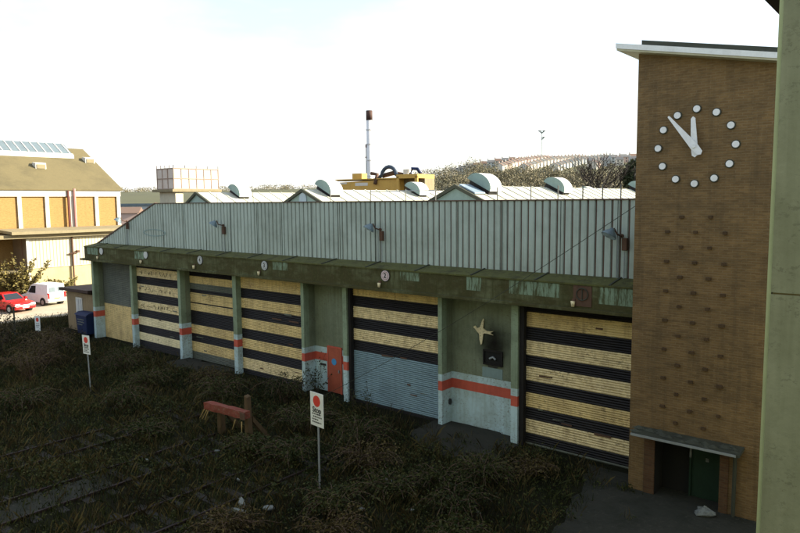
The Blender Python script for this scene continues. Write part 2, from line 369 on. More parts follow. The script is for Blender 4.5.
for x, d in ((-41.22, .60), (-31.60, .60)):
    mb = MB(); banded(mb, (x, .30), (x, d)); mb.build('reveal', ['sage', 'pale', 'redband'], depot)
def shutter(x0, x1, y, stripes, mats, label=None, bottom=None):
    """roller door built as slats; stripes are (material index, z_top, z_bottom)"""
    mb = MB(); pitch = .078
    for mi, zt, zb in stripes:
        n = max(1, round((zt - zb) / pitch)); h = (zt - zb) / n
        for i in range(n):
            a = zt - i * h; jy = rnd.gauss(0, .003) + (rnd.uniform(-.02, .01) if rnd.random() < .04 else 0); jz = rnd.gauss(0, .003)
            for (u0, d0), (u1, d1) in (((0, .012), (.12, 0)), ((.12, 0), (.5, -.016)), ((.5, -.016), (.88, 0)), ((.88, 0), (1, .012))):
                mb.add([(x0, y + d0 + jy, a - u0 * h), (x1, y + d0 + jy * .4, a - u0 * h + jz), (x1, y + d1 + jy * .4, a - u1 * h + jz), (x0, y + d1 + jy, a - u1 * h)], [(0, 1, 2, 3)], mi)
    o = mb.build('roller_door', mats, depot)
    if label: o['label'] = label
    return o
DM = ['yellow', 'black', 'steel', 'greyshut', 'yellow_worn', 'cream']
def alt(zs, first, m_hi=0, m_k=1):
    out = []; cur = first
    for a, b in zip(zs[:-1], zs[1:]): out.append((cur, a, b)); cur = m_k if cur != m_k else m_hi
    return out
shutter(-41.2, -36.8, .6, [(3, 4.95, 2.18), (0, 2.18, .0)], DM, 'grey roller door with plain yellow lower half')
shutter(-36.55, -31.84, .3, [(1, 4.95, 4.71), (4, 4.71, 4.22), (1, 4.22, 3.77), (4, 3.77, 3.26), (1, 3.26, 2.79), (4, 2.79, 2.30), (1, 2.30, 1.86), (5, 1.86, 1.37), (1, 1.37, .92), (5, .92, .46), (1, .46, .0)], DM, 'roller door in black and peeling cream stripes')  # topmost black band paints the canopy's shadow onto the door
mb = MB()
for z in (4.46, 3.5, 2.55):
    x = -36.2
    while x < -33.0:
        pts = [(x, .275, z)]
        for k in range(rnd.randint(3, 6)): pts.append((pts[-1][0] + rnd.uniform(-.06, .14), .275, z + rnd.uniform(-.13, .13)))
        MB().tube(pts, .009, 4).build('scribble', 'ink', bpy.data.objects['roller_door.001']); x = pts[-1][0] + rnd.uniform(.08, .5)
shutter(-31.6, -27.05, .6, [(1, 4.95, 4.52), (0, 4.52, 4.13), (3, 4.13, 3.81), (1, 3.81, 3.62), (0, 3.62, 3.10), (1, 3.10, 3.04), (0, 3.04, 2.65), (1, 2.65, 1.89), (0, 1.89, 1.40), (1, 1.40, .96), (0, .96, .41), (3, .41, .0)], DM, 'roller door in uneven brown yellow and black stripes')
shutter(-26.76, -22.11, .3, [(1, 4.95, 4.82), (0, 4.82, 4.25), (1, 4.25, 3.77), (0, 3.77, 3.28), (1, 3.28, 2.78), (0, 2.78, 2.26), (1, 2.26, 1.77), (0, 1.77, 1.27), (1, 1.27, .81), (4, .81, .25), (1, .25, 0)], DM)
shutter(-19.18, -14.58, .3, [(0, 4.85, 4.51), (1, 4.51, 4.06), (4, 4.06, 3.59), (1, 3.59, 3.12), (4, 3.12, 2.64), (1, 2.64, 2.20), (2, 2.20, .10)], DM, 'roller door with stripes above and bare blue grey steel below')
shutter(-11.05, -7.2, .3, [(1, 4.95, 4.63), (0, 4.63, 4.12), (1, 4.12, 3.65), (4, 3.65, 3.14), (1, 3.14, 2.75), (4, 2.75, 2.26), (1, 2.26, 1.84), (0, 1.84, 1.33), (1, 1.33, .91), (4, .91, .42), (1, .42, .09), (3, .09, 0)], DM)
for x0, x1 in ((-19.30, -19.18), (-11.22, -11.05)):
    MB().box(x0, x1, .10, .40, 0, ZB).build('door_guide', 'dark_gap', depot)
MB().box(-19.18, -14.58, .26, .40, 0, .10).build('door_sill', 'dark_gap', depot)
mb = MB(); mb.box(-33.8, -7.1, 1.0, 1.2, 5.5, 8.0); mb.box(-41.4, -7.1, 1.0, 1.2, 0, 5.499); mb.build('inner_wall', 'dark_gap', depot)
for x0, x1, y, n in ((-36.5, -31.9, .285, 5), (-31.5, -27.1, .585, 4), (-26.7, -22.2, .285, 6), (-19.1, -14.7, .285, 5), (-11.0, -7.6, .285, 7)):
    for k in range(n):
        xx = rnd.uniform(x0, x1 - .5); zz = rnd.uniform(.4, 4.4); w_ = rnd.uniform(.15, .7); hh_ = rnd.uniform(.02, .07)
        MB().hexa([(xx, y - .012, zz), (xx + w_, y - .006, zz + rnd.uniform(-.03, .03)), (xx + w_, y, zz + .03), (xx, y, zz + .03), (xx, y - .004, zz + hh_), (xx + w_, y - .012, zz + hh_), (xx + w_, y, zz + hh_), (xx, y, zz + hh_)]).build('bent_slat', rnd.choice(['greyshut', 'rust']), depot)
# red wicket door and the things on the recess wall
d = MB().box(-21.06, -20.30, .61, .655, .02, 2.02).build('red_door', 'red_door', depot, bevel=.006)
mb = MB(); mb.box(-21.12, -21.06, .60, .66, .0, 2.08); mb.box(-20.30, -20.24, .60, .66, .0, 2.08); mb.box(-21.06, -20.30, .60, .66, 2.02, 2.08); e = mb.build('door_frame', 'redband', d)
MB().disc((-20.70, .60, 1.40), .15, .008, 16).build('round_sticker', 'blue', d)
MB().box(-20.40, -20.36, .55, .61, .95, 1.08).build('handle', 'galv', d)
for x in (-20.55,): pass
# canopy
nose = MB().box(-41.75, -6.4, -.56, .30, ZB, 5.06); nose.build('canopy_nosing', 'fascia', depot, bevel=.015)
MB().box(-41.3, -6.4, -.45, -.12, 5.06, 5.78).build('canopy_fascia', 'fascia', depot)
mb = MB(); mb.hexa([(-41.3, -.49, 5.78), (-6.4, -.49, 5.78), (-6.4, .40, 5.90), (-41.3, .40, 5.90), (-41.3, -.49, 5.83), (-6.4, -.49, 5.83), (-6.4, .40, 5.98), (-41.3, .40, 5.98)])
mb.build('canopy_top', 'moss', depot)
mb = MB(); x = -40.
while x < -7: mb.hexa([(x, -.49, 5.825), (x + .06, -.49, 5.825), (x + .06, .39, 5.975), (x, .39, 5.975), (x, -.49, 5.86), (x + .06, -.49, 5.86), (x + .06, .39, 6.01), (x, .39, 6.01)]); x += 2.47
mb.build('canopy_seam', 'felt', depot)
for x0, x1 in ((-40.9, -39.6), (-35.3, -34.2), (-23.4, -22.4), (-16.0, -15.1), (-13.0, -12.4), (-11.3, -9.5), (-8.2, -6.6)):
    MB().box(x0, x1, -.456, -.44, 5.34 + rnd.uniform(-.1, .12), 5.765).build('faded_panel', 'fascia_clean', depot)
mb = MB()
for i in range(70):
    x = rnd.uniform(-41, -7); y = rnd.uniform(-.48, .3); r = rnd.uniform(.04, .13); z = 5.83 + (y + .49) * .17
    mb.add([(x + r * math.cos(t) * rnd.uniform(.7, 1.2) * 2, y + r * math.sin(t) * .8, z - .01) for t in np.linspace(0, 6.28, 7)[:6]] + [(x, y, z + r * .35)], [(i, (i + 1) % 6, 6) for i in range(6)])
mb.build('moss_tufts', 'moss', depot)['kind'] = 'stuff'
# ribbed upper wall, left end raked
def topz(x): return 8.38 if x > -34.4 else 5.86 + (x + 41.4) * (8.38 - 5.86) / 7.0
mb = MB(); x = -41.35; per = .265
while x < -6.5:
    xs = [(x, 0), (x + .018, .045), (x + .062, .045), (x + .08, 0), (x + per, 0)]
    for (a, da), (b, db) in zip(xs[:-1], xs[1:]):
        mb.add([(a, .40 + da, 5.9), (b, .40 + db, 5.9), (b, .40 + db, topz(b)), (a, .40 + da, topz(a))], [(0, 1, 2, 3)], 1 if da and db else 0)  # groove floors coloured dark brown, their shadow put into the colour
    x += per
mb.build('ribbed_wall', ['cladding', 'lip_groove_shade'], depot)
for i in range(14):
    x = -33.5 + i * 1.95 + rnd.uniform(-.2, .2); MB().box(x, x + .012, .384, .40, 5.95, 8.37).build('sheet_overlap', 'felt', depot)
mb = MB(); mb.box(-34.4, -6.5, .36, .55, 8.38, 8.42); mb.hexa([(-41.5, .36, 5.84), (-34.4, .36, 8.38), (-34.4, .55, 8.38), (-41.5, .55, 5.84), (-41.5, .36, 5.92), (-34.4, .36, 8.44), (-34.4, .55, 8.44), (-41.5, .55, 5.92)])
mb.build('wall_coping', 'lip_groove_shade', depot)
# faded oval outline on the ribbed wall
mb = MB(); n = 36
for ring, k in ((1.0, .89),):
    for i in range(n):
        t0, t1 = 2 * math.pi * i / n, 2 * math.pi * (i + 1) / n
        P = lambda t, s, y: (-34.6 + 1.18 * s * math.cos(t), y, 6.76 + .21 * (s if s == 1 else .72) * math.sin(t))
        mb.hexa([P(t0, k, .385), P(t1, k, .385), P(t1, k, .398), P(t0, k, .398), P(t0, 1, .385), P(t1, 1, .385), P(t1, 1, .398), P(t0, 1, .398)])
tag(mb.build('oval_sign', 'teal'), 'faint empty oval sign outline left on the ribbed wall', 'sign')
# gabled workshop roofs behind the parapet, ridges running back
YB = 62
for i, (xr, nm) in enumerate(((-17.3, 'pale workshop roof nearest the clock tower'), (-27.4, 'middle workshop roof'), (-37.4, 'left workshop roof'), (-7.2, 'workshop roof behind the clock tower'))):
    zr, hw = 9.08, 5.03
    mb = MB()
    for sgn in (-1, 1):
        zv = 6.05 if (i == 2 and sgn < 0) else 6.75
        mb.hexa([(xr, 5, zr - .06), (xr + sgn * hw, 5, zv - .06), (xr + sgn * hw, YB, zv - .06), (xr, YB, zr - .06), (xr, 5, zr), (xr + sgn * hw, 5, zv), (xr + sgn * hw, YB, zv), (xr, YB, zr)])
        y = 6.
        while y < YB:
            mb.hexa([(xr, y, zr), (xr + sgn * hw, y, zv), (xr + sgn * hw, y + .09, zv), (xr, y + .09, zr), (xr, y, zr + .04), (xr + sgn * hw, y, zv + .04), (xr + sgn * hw, y + .09, zv + .04), (xr, y + .09, zr + .04)]); y += 1.0
    zv = 6.75; ro = mb.build('roof', 'roofsheet', depot)
    mb = MB(); mb.prism([(xr - hw + .1, (6.05 if i == 2 else zv) - .15), (xr + hw - .1, zv - .15), (xr, zr - .1)], 5.1, 5.3); g = mb.build('gable', 'teal', ro)
    mb = MB()
    for sgn in (-1, 1):
        zv = 6.05 if (i == 2 and sgn < 0) else 6.75; mb.hexa([(xr, 4.95, zr - .12), (xr + sgn * hw, 4.95, zv - .12), (xr + sgn * hw, 5.1, zv - .12), (xr, 5.1, zr - .12), (xr, 4.95, zr + .04), (xr + sgn * hw, 4.95, zv + .04), (xr + sgn * hw, 5.1, zv + .04), (xr, 5.1, zr + .04)])
    mb.build('bargeboard', 'felt', ro)
    if i == 1:
        mb = MB(); mb.prism([(xr - .28, 8.2)] + [(xr + .28 * math.cos(t), 8.62 + .28 * math.sin(t)) for t in np.linspace(math.pi, 0, 9)] + [(xr + .28, 8.2)], 5.04, 5.12); mb.build('arched_window', 'blueglass', ro)
    if i == 0:
        mb = MB(); mb.hexa([(xr + .12, 5.15, zr - .0), (xr + .95, 5.15, zr - .38), (xr + .95, 6.0, zr - .38), (xr + .12, 6.0, zr), (xr + .12, 5.15, zr + .06), (xr + .95, 5.15, zr - .32), (xr + .95, 6.0, zr - .32), (xr + .12, 6.0, zr + .06)]); mb.build('skylight', 'blueglass', ro)
mb = MB(); mb.box(-42.3, -41.5, 5.2, YB, 0, 5.95); mb.box(-41.9, -41.5, .3, 5.2, 0, 5.7); mb.box(-42.4, -2.2, YB, YB + .3, 0, 6.6); mb.box(-2.5, -2.2, 4, YB, 0, 6.6); mb.build('outer_wall', 'sage', depot)
mb = MB(); mb.hexa([(-41.5, .56, 5.8), (-34.4, .56, 8.3), (-6.5, .56, 8.3), (-6.5, .56, 6.6), (-41.5, 5.2, 6.4), (-34.4, 5.2, 6.7), (-6.5, 5.2, 6.7), (-6.5, 5.2, 6.5)])
mb = MB(); mb.add([(-41.4, .56, 5.75), (-34.4, .56, 8.2), (-6.5, .56, 8.2), (-6.5, 5.2, 6.8), (-34.4, 5.2, 6.8), (-41.4, 5.2, 5.75)], [(0, 1, 4, 5), (1, 2, 3, 4)]); mb.build('gutter_roof', 'roofsheet', depot)

# half-round roof ventilators on the sunny slopes
def make_vent(base, label):
    v = empty('roof_ventilator', base, label, 'ventilator', 'half round roof ventilators on the workshop roofs')
    x0, y0, z0 = base; ang = R_(-27); ca, sa = math.cos(ang), math.sin(ang)
    def P(u, h, y): return (x0 + u * ca - h * sa, y0 + y, z0 + u * sa + h * ca)
    def prof(r, hh, n=14, off=.20): return [(r * math.cos(t), off + hh * math.sin(t)) for t in np.linspace(0, math.pi, n)]
    pr = prof(.68, .50); n = len(pr); L = .95
    mb = MB(); mb.add([P(u, h, 0) for u, h in pr] + [P(u, h, L) for u, h in pr], [(i, i + 1, n + i + 1, n + i) for i in range(n - 1)] + [(0, n, 2 * n - 1, n - 1)])
    mb.build('hood', 'ventwhite', v, smooth=False)
    mb = MB(); mb.add([P(u, h, -.02) for u, h in pr] + [P(u, h, 0.0) for u, h in pr], [tuple(range(n)), tuple(range(n, 2 * n))] + [(i, (i + 1) % n, n + (i + 1) % n, n + i) for i in range(n)])
    mb.build('shade_tinted_cap', 'teal', v)  # greyer teal than the hood: the end's shade is put into its colour
    mb = MB(); mb.hexa([P(-.55, -.12, .1), P(.6, -.12, .1), P(.6, -.12, L - .1), P(-.55, -.12, L - .1), P(-.55, .199, .1), P(.6, .199, .1), P(.6, .199, L - .1), P(-.55, .199, L - .1)])
    mb.build('underside_shade', 'black', v)  # black box painted as the shade under the open hood
    return v
v0 = make_vent((-16.92, 6.2, 8.93), 'largest half round roof ventilator beside the pale green gable')
def rz_(xr, dx): return 9.08 - abs(dx) * .463
for xr, dx, y, lab in ((-17.3, .38, 13.6, 'half round ventilator on the nearest roof ridge, second one back along it'), (-17.3, .38, 25.8, 'half round ventilator half hidden by the clock tower edge'),
                       (-27.4, .38, 6.1, 'half round ventilator beside the small gable with the arched window'), (-27.4, .38, 14.0, 'half round ventilator in front of the yellow roof plant'),
                       (-27.4, .38, 40., 'smallest half round ventilator, far back on the pale roofs'), (-37.4, .38, 7.6, 'half round ventilator under the water tank, beside the blue gable')):
    dup(v0, (xr + dx, y, rz_(xr, dx)), lab)
# guard posts behind the parapet
def make_post(base, h, label):
    p = empty('guard_post', base, label, 'post', 'thin guard posts standing behind the parapet')
    MB().tube([(base[0], base[1], base[2]), (base[0], base[1], base[2] + h)], .020, 6).build('shaft', 'postgrey', p)
    MB().box(base[0] - .06, base[0] + .06, base[1] - .06, base[1] + .06, base[2], base[2] + .03).build('foot', 'rust', p)
    return p
names = ['in front of the white patch left of the small gable', 'leftmost of the row, right of the water tank', 'just left of the yellow plant', 'below the tall chimney', 'under the ventilator by the yellow plant', 'left of the pale green gable', 'right of the largest ventilator', 'left of the second ventilator', 'right of the second ventilator', 'between second ventilator and the bare tree', 'below the bare tree', 'rightmost of the row, by the clock tower']
gp = None
for (x, lab) in zip((-26.49, -29.43, -21.13, -18.76, -16.89, -15.41, -12.66, -11.32, -10.31, -9.43, -8.76, -8.16), names):
    zb = 8.05; l = 'thin guard post behind parapet, ' + lab
    if gp is None: gp = make_post((x, 1.0, zb), .82, l)
    else: dup(gp, (x, 1.0, zb), l)
mb = MB()
for x0, x1 in ((-18.2, -15.9), (-12.0, -10.3)): mb.tube([(x0, 1.0, 8.80), (x1, 1.0, 8.80)], .022, 6)
mb = MB().tube([(-18.76, .97, 8.80), (-15.41, .97, 8.80)], .02, 6); tag(mb.build('hand_rail', 'galv'), 'thin pale rail strung between the posts below the yellow plant', 'rail')

# number discs, small lamps, missing disc plate
DX = [(-39.1, None, 'greydisc', 'blank grey disc on the fascia, leftmost, above the grey and yellow door'), (-34.1, None, 'greydisc', 'blank grey disc on the fascia above the peeling cream striped door'),
      (-28.97, '4', 'greydisc', 'grey disc reading 4 on the mossy fascia'), (-23.95, '3', 'greydisc', 'grey disc reading 3 on the mossy fascia'), (-16.73, '2', 'pinkdisc', 'pinkish disc reading 2 on the mossy fascia')]
for x, t, mname, lab in DX:
    z = 5.56 if t else 5.60
    o = empty('door_number_disc', (x, -.46, z), lab, 'number sign', 'round door number signs along the fascia')
    MB().disc((x, -.475, z), .235, .02, 12 if t else 20).build('backing_ring', 'ink', o)
    MB().disc((x, -.487, z), .205, .012, 12 if t else 20).build('face', mname, o)
    if t:
        mb = MB(); mb.disc((x, -.491, z), .16, .004, 12); mb.build('inner_ring', 'maroon' if t == '2' else 'ink', o)
        MB().disc((x, -.495, z), .145, .004, 12).build('inner_face', mname, o)
        mb = MB(); add_text(mb, t, .27, (x, -.498, z), 0, .008); mb.build('numeral', 'ink', o)
fl = None
for x, lab in ((-39.5, 'below the leftmost blank disc'), (-34.55, 'below the second blank disc'), (-29.45, 'left of disc 4'), (-24.3, 'left of disc 3'), (-17.0, 'left of disc 2'), (-9.0, 'left of the dark disc plate by the clock tower')):
    l = 'small pale fascia lamp, ' + lab
    if fl is None:
        fl = empty('fascia_lamp', (x, -.45, 5.26), l, 'lamp', 'small pale lamp fittings along the fascia')
        MB().box(x - .05, x + .05, -.50, -.452, 5.24, 5.34).build('bracket', 'rust', fl)
        mb = MB(); mb.tube([(x, -.53, 5.27), (x, -.53, 5.18), (x, -.53, 5.10)], .07, 10, r1=.045); mb.build('globe', 'cream', fl, smooth=True)
    else: dup(fl, (x, -.45, 5.26), l)
o = empty('disc_plate', (-8.75, -.46, 5.4), 'dark rusty plate on the fascia where a number disc is missing', 'plate')
MB().box(-9.02, -8.42, -.47, -.452, 5.12, 5.76).build('plate', 'rust', o)
mb = MB()
for i in range(12):
    t0, t1 = i * math.pi / 6, (i + 1) * math.pi / 6
    mb.tube([(-8.72 + .19 * math.cos(t0), -.49, 5.5 + .19 * math.sin(t0)), (-8.72 + .19 * math.cos(t1), -.49, 5.5 + .19 * math.sin(t1))], .016, 5)
mb.tube([(-8.72, -.49, 5.3), (-8.72, -.49, 5.7)], .014, 5); mb.build('ring', 'felt', o)

# flood lamps on the ribbed wall
def make_flood(base, label):
    x, y, z = base
    o = empty('flood_lamp', base, label, 'flood lamp', 'flood lamps on the ribbed wall')
    mb = MB(); ax = Vector((-.30, -.45, -.84)).normalized(); u = ax.cross(Vector((0, 0, 1))).normalized(); w_ = ax.cross(u)
    c = Vector((x - .12, y - .45, z + .12)); prof = [(.0, -.20), (.07, -.20), (.10, -.13), (.17, -.07), (.225, .02), (.235, .06)]
    n = 16; vs = []; fs = []
    for r, h in prof:
        for j in range(n):
            t = 2 * math.pi * j / n; vs.append(c + ax * h + (u * math.cos(t) + w_ * math.sin(t)) * r)
    for i in range(len(prof) - 1):
        for j in range(n): fs.append((i * n + j, i * n + (j + 1) % n, (i + 1) * n + (j + 1) % n, (i + 1) * n + j))
    mb.add(vs, fs); hd = mb.build('reflector', 'lampblue', o, smooth=True)
    mb = MB(); mb.add([c + ax * .06 + (u * math.cos(2 * math.pi * j / n) + w_ * math.sin(2 * math.pi * j / n)) * .222 for j in range(n)], [tuple(range(n))]); mb.build('glass', 'blueglass', hd)
    mb = MB(); mb.tube([(x - .05, y - .30, z + .30), (x + .06, y - .30, z + .12), (x + .10, y - .05, z + .05)], .028, 6); mb.tube([(x + .10, y - .06, z + .06), (x + .10, y, z + .06)], .06, 8); mb.build('bracket', 'rust', o)
    MB().box(x + .14, x + .30, y - .15, y - .02, z - .38, z + .0).build('gear_box', 'rust', o, bevel=.015)
    mb = MB(); mb.tube([(x + .20, y - .06, z - .42), (x + .20, y - .06, z - 1.30)], .016, 5); mb.tube([(x - .02, y - .04, z + .02), (x - .02, y - .04, z - 1.28)], .014, 5); mb.build('conduit', 'galv', o)
    return o
f0 = make_flood((-17.80, .40, 7.22), 'flood lamp on the ribbed wall above number disc 2')
dup(f0, (-28.22, .40, 7.22), 'flood lamp on the ribbed wall between discs 4 and 3')
dup(f0, (-37.62, .40, 7.30), 'flood lamp at the raked left end of the ribbed wall')
dup(f0, (-7.95, .40, 7.22), 'flood lamp on the ribbed wall beside the clock tower')

# bird emblem, burnt opening and plates on the recess wall
def soot_mat():
    m, nt, b = new_mat('soot'); return m
cx, cz = -13.08, 3.66
sil = [(-.40, .17), (-.30, .24), (-.18, .14), (-.05, .20), (.03, .42), (.12, .62), (.16, .60), (.13, .34), (.12, .16), (.28, .07), (.50, .06), (.66, .10), (.50, -.01), (.64, -.10), (.42, -.07), (.20, -.06), (.12, -.10), (.10, -.34), (.05, -.58), (.0, -.62), (-.06, -.40), (-.08, -.12), (-.20, -.02), (-.30, .10)]
mb = MB(); mb.prism([(cx + a * .82, cz + b * .78) for a, b in sil], .575, .615); o = mb.build('bird_emblem', 'cream'); tag(o, 'pale flying bird emblem fixed on the green recess wall', 'emblem')
o = empty('burnt_opening', (-12.6, .65, 2.74), 'blackened square vent opening below the bird emblem', 'vent')
mb = MB(); mb.box(-13.00, -12.18, .60, .655, 2.46, 2.52); mb.box(-13.00, -12.18, .60, .655, 2.96, 3.02); mb.box(-13.00, -12.94, .60, .655, 2.52, 2.96); mb.box(-12.24, -12.18, .60, .655, 2.52, 2.96); mb.build('frame', 'black', o)
MB().box(-12.94, -12.24, .645, .657, 2.52, 2.96).build('opening', 'void', o)
mb = MB(); mb.tube([(-12.72, .62, 2.70), (-12.56, .59, 2.78), (-12.46, .60, 2.70)], .04, 8); mb.build('fitting', 'galv', o)
# smoke stain: a real soot mark with a soft ragged shape
def soot():
    m, nt, b = new_mat('soot_stain'); t = nt.nodes.new('ShaderNodeTexCoord')
    sub_ = mapping(nt, t.outputs['Object'], (1, 1, 1), (0, 0, -.30))
    ln = nt.nodes.new('ShaderNodeVectorMath'); ln.operation = 'LENGTH'; nt.links.new(mapping(nt, sub_, (.82, 0, .74)), ln.inputs[0])
    n = noise(nt, t.outputs['Object'], 2.2, 5); ad = nt.nodes.new('ShaderNodeMath'); ad.operation = 'MULTIPLY_ADD'
    nt.links.new(n, ad.inputs[0]); ad.inputs[1].default_value = .45; nt.links.new(ln.outputs['Value'], ad.inputs[2])
    a = ramp(nt, ad.outputs[0], [(.28, (.90, .90, .90)), (.55, (.52, .52, .52)), (.80, (.18, .18, .18)), (1.08, (0, 0, 0))]); nt.links.new(a, b.inputs['Alpha'])
    b.inputs['Base Color'].default_value = (.02, .018, .015, 1); b.inputs['Roughness'].default_value = 1; b.inputs['Specular IOR Level'].default_value = 0
    return m
M['soot'] = soot()
mb = MB(); mb.add([(-1.60, 0, -.85), (1.05, 0, -.85), (1.05, 0, 1.95), (-1.60, 0, 1.95)], [(0, 1, 2, 3)]); so_ = mb.build('soot_stain', 'soot'); so_.parent = depot; so_.location = (-12.55 + 24, .653, 2.95)
MB().box(-13.05, -12.2, .648, .657, 1.99, 2.36).build('bare_patch', 'teal', depot)
tag(MB().box(-12.80, -12.42, .635, .655, 2.38, 2.43).build('nameplate', 'ink'), 'tiny dark plate under the blackened vent opening', 'plate')
tag(MB().box(-21.62, -21.26, .63, .658, 1.13, 1.22).build('letter_slot', 'ink'), 'small black letter slot on the white wall left of the red door', 'letter slot')
tag(MB().disc((-14.42 + .022, 0, 0), .1, .1).build('tmp', 'ink'), 'x', 'x'); bpy.data.objects.remove(bpy.data.objects['tmp'])
mb = MB(); mb.prism([(.47 + .07 * math.cos(t), .84 + .12 * math.sin(t)) for t in np.linspace(0, 6.28, 13)[:12]], -14.398, -14.33, 'X'); tag(mb.build('fire_bell', 'ink'), 'small black oval fitting on the white reveal of the bird recess', 'fitting')

# hanging cable across the front
mb = MB(); A = Vector((-6.99, -.62, 8.27)); B = Vector((-20.4, -1.2, .02)); pts = []
for i in range(25):
    t = i / 24; p = A.lerp(B, t); p.z -= .25 * math.sin(math.pi * t); pts.append(p)
mb.tube(pts, .010, 5); tag(mb.build('guy_cable', 'felt'), 'thin dark cable slanting from the clock tower down across the depot front', 'cable')

# ------------------------------------------------------------------ clock tower
TX0, TX1, TY0, TY1 = -6.96, -1.75, -1.0, 4.2
def rz(x): return 12.36 - (x + 6.96) * .205
tower = empty('clock_tower', (-4.4, -1, 0), 'tall brown brick clock tower with a sloping white edged roof', 'tower')
DX0, DX1, DZ = -6.22, -4.50, 1.74
mb = MB()
def quad(a, b, c, d): mb.add([a, b, c, d], [(0, 1, 2, 3)])
quad((TX0, TY0, 0), (DX0, TY0, 0), (DX0, TY0, rz(DX0)), (TX0, TY0, rz(TX0)))
quad((DX0, TY0, DZ), (DX1, TY0, DZ), (DX1, TY0, rz(DX1)), (DX0, TY0, rz(DX0)))
quad((DX1, TY0, 0), (TX1, TY0, 0), (TX1, TY0, rz(TX1)), (DX1, TY0, rz(DX1)))
quad((TX0, TY0, 0), (TX0, TY1, 0), (TX0, TY1, rz(TX0)), (TX0, TY0, rz(TX0)))
quad((TX1, TY0, 0), (TX1, TY1, 0), (TX1, TY1, rz(TX1)), (TX1, TY0, rz(TX1)))
quad((TX0, TY1, 0), (TX1, TY1, 0), (TX1, TY1, rz(TX1)), (TX0, TY1, rz(TX0)))
for x in (DX0, DX1): quad((x, TY0, 0), (x, TY0 + .7, 0), (x, TY0 + .7, DZ), (x, TY0, DZ))
quad((DX0, TY0, DZ), (DX1, TY0, DZ), (DX1, TY0 + .7, DZ), (DX0, TY0 + .7, DZ))
mb.build('wall', 'tower_brick', tower)
for x0, x1 in ((-6.52, -6.22), (-4.50, -4.28)):
    MB().box(x0, x1, TY0 - .03, TY0 - .002, 0, DZ).build('door_jamb', 'jamb', tower)
def rhex(x0, x1, y0, y1, dz0, dz1): return MB().hexa([(x0, y0, rz(x0) + dz0), (x1, y0, rz(x1) + dz0), (x1, y1, rz(x1) + dz0), (x0, y1, rz(x0) + dz0), (x0, y0, rz(x0) + dz1), (x1, y0, rz(x1) + dz1), (x1, y1, rz(x1) + dz1), (x0, y1, rz(x0) + dz1)])
rf = rhex(-7.42, -1.3, -1.42, 4.6, .0, .05).build('roof', 'soffit', tower)
rhex(-7.44, -1.3, -1.44, 4.62, .052, .19).build('fascia_board', 'white', rf)
rhex(-6.78, -1.4, -1.30, 4.5, .192, .33).build('felt_upstand', 'felt', rf)
# stud bricks
stud = [(r, c, 2 if r % 2 == 0 else 3) for r in range(15) for c in range(2 if r % 2 == 0 else 3)]
for r, c, n in stud:
    a = .9188 + .3648 * (c * 2 + (1 if n == 2 else 0)); z = 8.4 + (7.892 - 8.4) * .955 - .4066 * r
    k = rnd.uniform(.8, 1.25); j = rnd.uniform(-.012, .012); p_ = rnd.uniform(.06, .10)
    MB().hexa([(-6.96 + a - .055 * k, TY0 - p_, z - .04 + j), (-6.96 + a + .055 * k, TY0 - p_ * .8, z - .04), (-6.96 + a + .055 * k, TY0 + .02, z - .04), (-6.96 + a - .055 * k, TY0 + .02, z - .04), (-6.96 + a - .055 * k, TY0 - p_, z + .035), (-6.96 + a + .055 * k, TY0 - p_ * .8, z + .035 + j), (-6.96 + a + .055 * k, TY0 + .02, z + .035), (-6.96 + a - .055 * k, TY0 + .02, z + .035)]).build('projecting_brick', 'stud_brick', tower)
# doorway
dv = MB().box(DX0 + .85, DX1 - .02, TY0 + .55, TY0 + .60, 0.02, DZ - .02).build('green_door', 'green_door', tower)
MB().box(DX0 + 1.22, DX0 + 1.30, TY0 + .535, TY0 + .55, 1.10, 1.20).build('notice', 'litter', dv)
mb = MB(); mb.box(DX0 + .004, DX0 + .85, TY0 + .66, TY0 + .69, 0, DZ); mb.box(DX0 + .003, DX0 + .012, TY0 + .004, TY0 + .66, 0, DZ - .003); mb.build('hall_shade_sheet', 'void', tower)  # near-black sheets paint the doorway's inner shade, also over the left brick reveal
MB().box(DX0 + .80, DX0 + .85, TY0 + .50, TY0 + .66, 0, DZ).build('door_post', 'green_door', tower)
mb = MB(); mb.hexa([(-6.72, -1.55, 1.80), (-3.92, -1.55, 1.80), (-3.92, TY0, 1.84), (-6.72, TY0, 1.84), (-6.72, -1.55, 1.87), (-3.92, -1.55, 1.87), (-3.92, TY0, 1.93), (-6.72, TY0, 1.93)]); cn = mb.build('door_canopy', 'felt', tower)
MB().box(-6.72, -4.0, -1.572, -1.552, 1.80, 1.865).build('canopy_edge', 'galv', cn)
mb = MB()
for i in range(26):
    x = rnd.uniform(-6.65, -4.05); y = rnd.uniform(-1.5, -1.08); r = rnd.uniform(.06, .14); z = 1.88 + (y + 1.55) * .11; n = 7
    mb.add([(x + r * 1.6 * math.cos(6.283 * q / n) * rnd.uniform(.7, 1.2), min(-1.005, y + r * .8 * math.sin(6.283 * q / n)), z - .01) for q in range(n)] + [(x, y, z + r * .55)], [(q, (q + 1) % n, n) for q in range(n)])
mb.build('moss_lumps', 'felt', cn)['kind'] = 'stuff'
mb = MB().tube([(-4.12, -1.08, 1.80), (-4.12, -1.08, .0)], .05, 8); mb.build('downpipe', 'felt', tower)
o = empty('tube_light', (-5.32, -1.0, 1.45), 'short white tube light hanging in the tower doorway', 'light')
MB().tube([(-5.28, -.9, 1.62), (-5.28, -.9, 1.30)], .028, 8).build('tube', 'litter', o); MB().box(-5.32, -5.24, -.94, -.86, 1.62, 1.74).build('holder', 'galv', o)
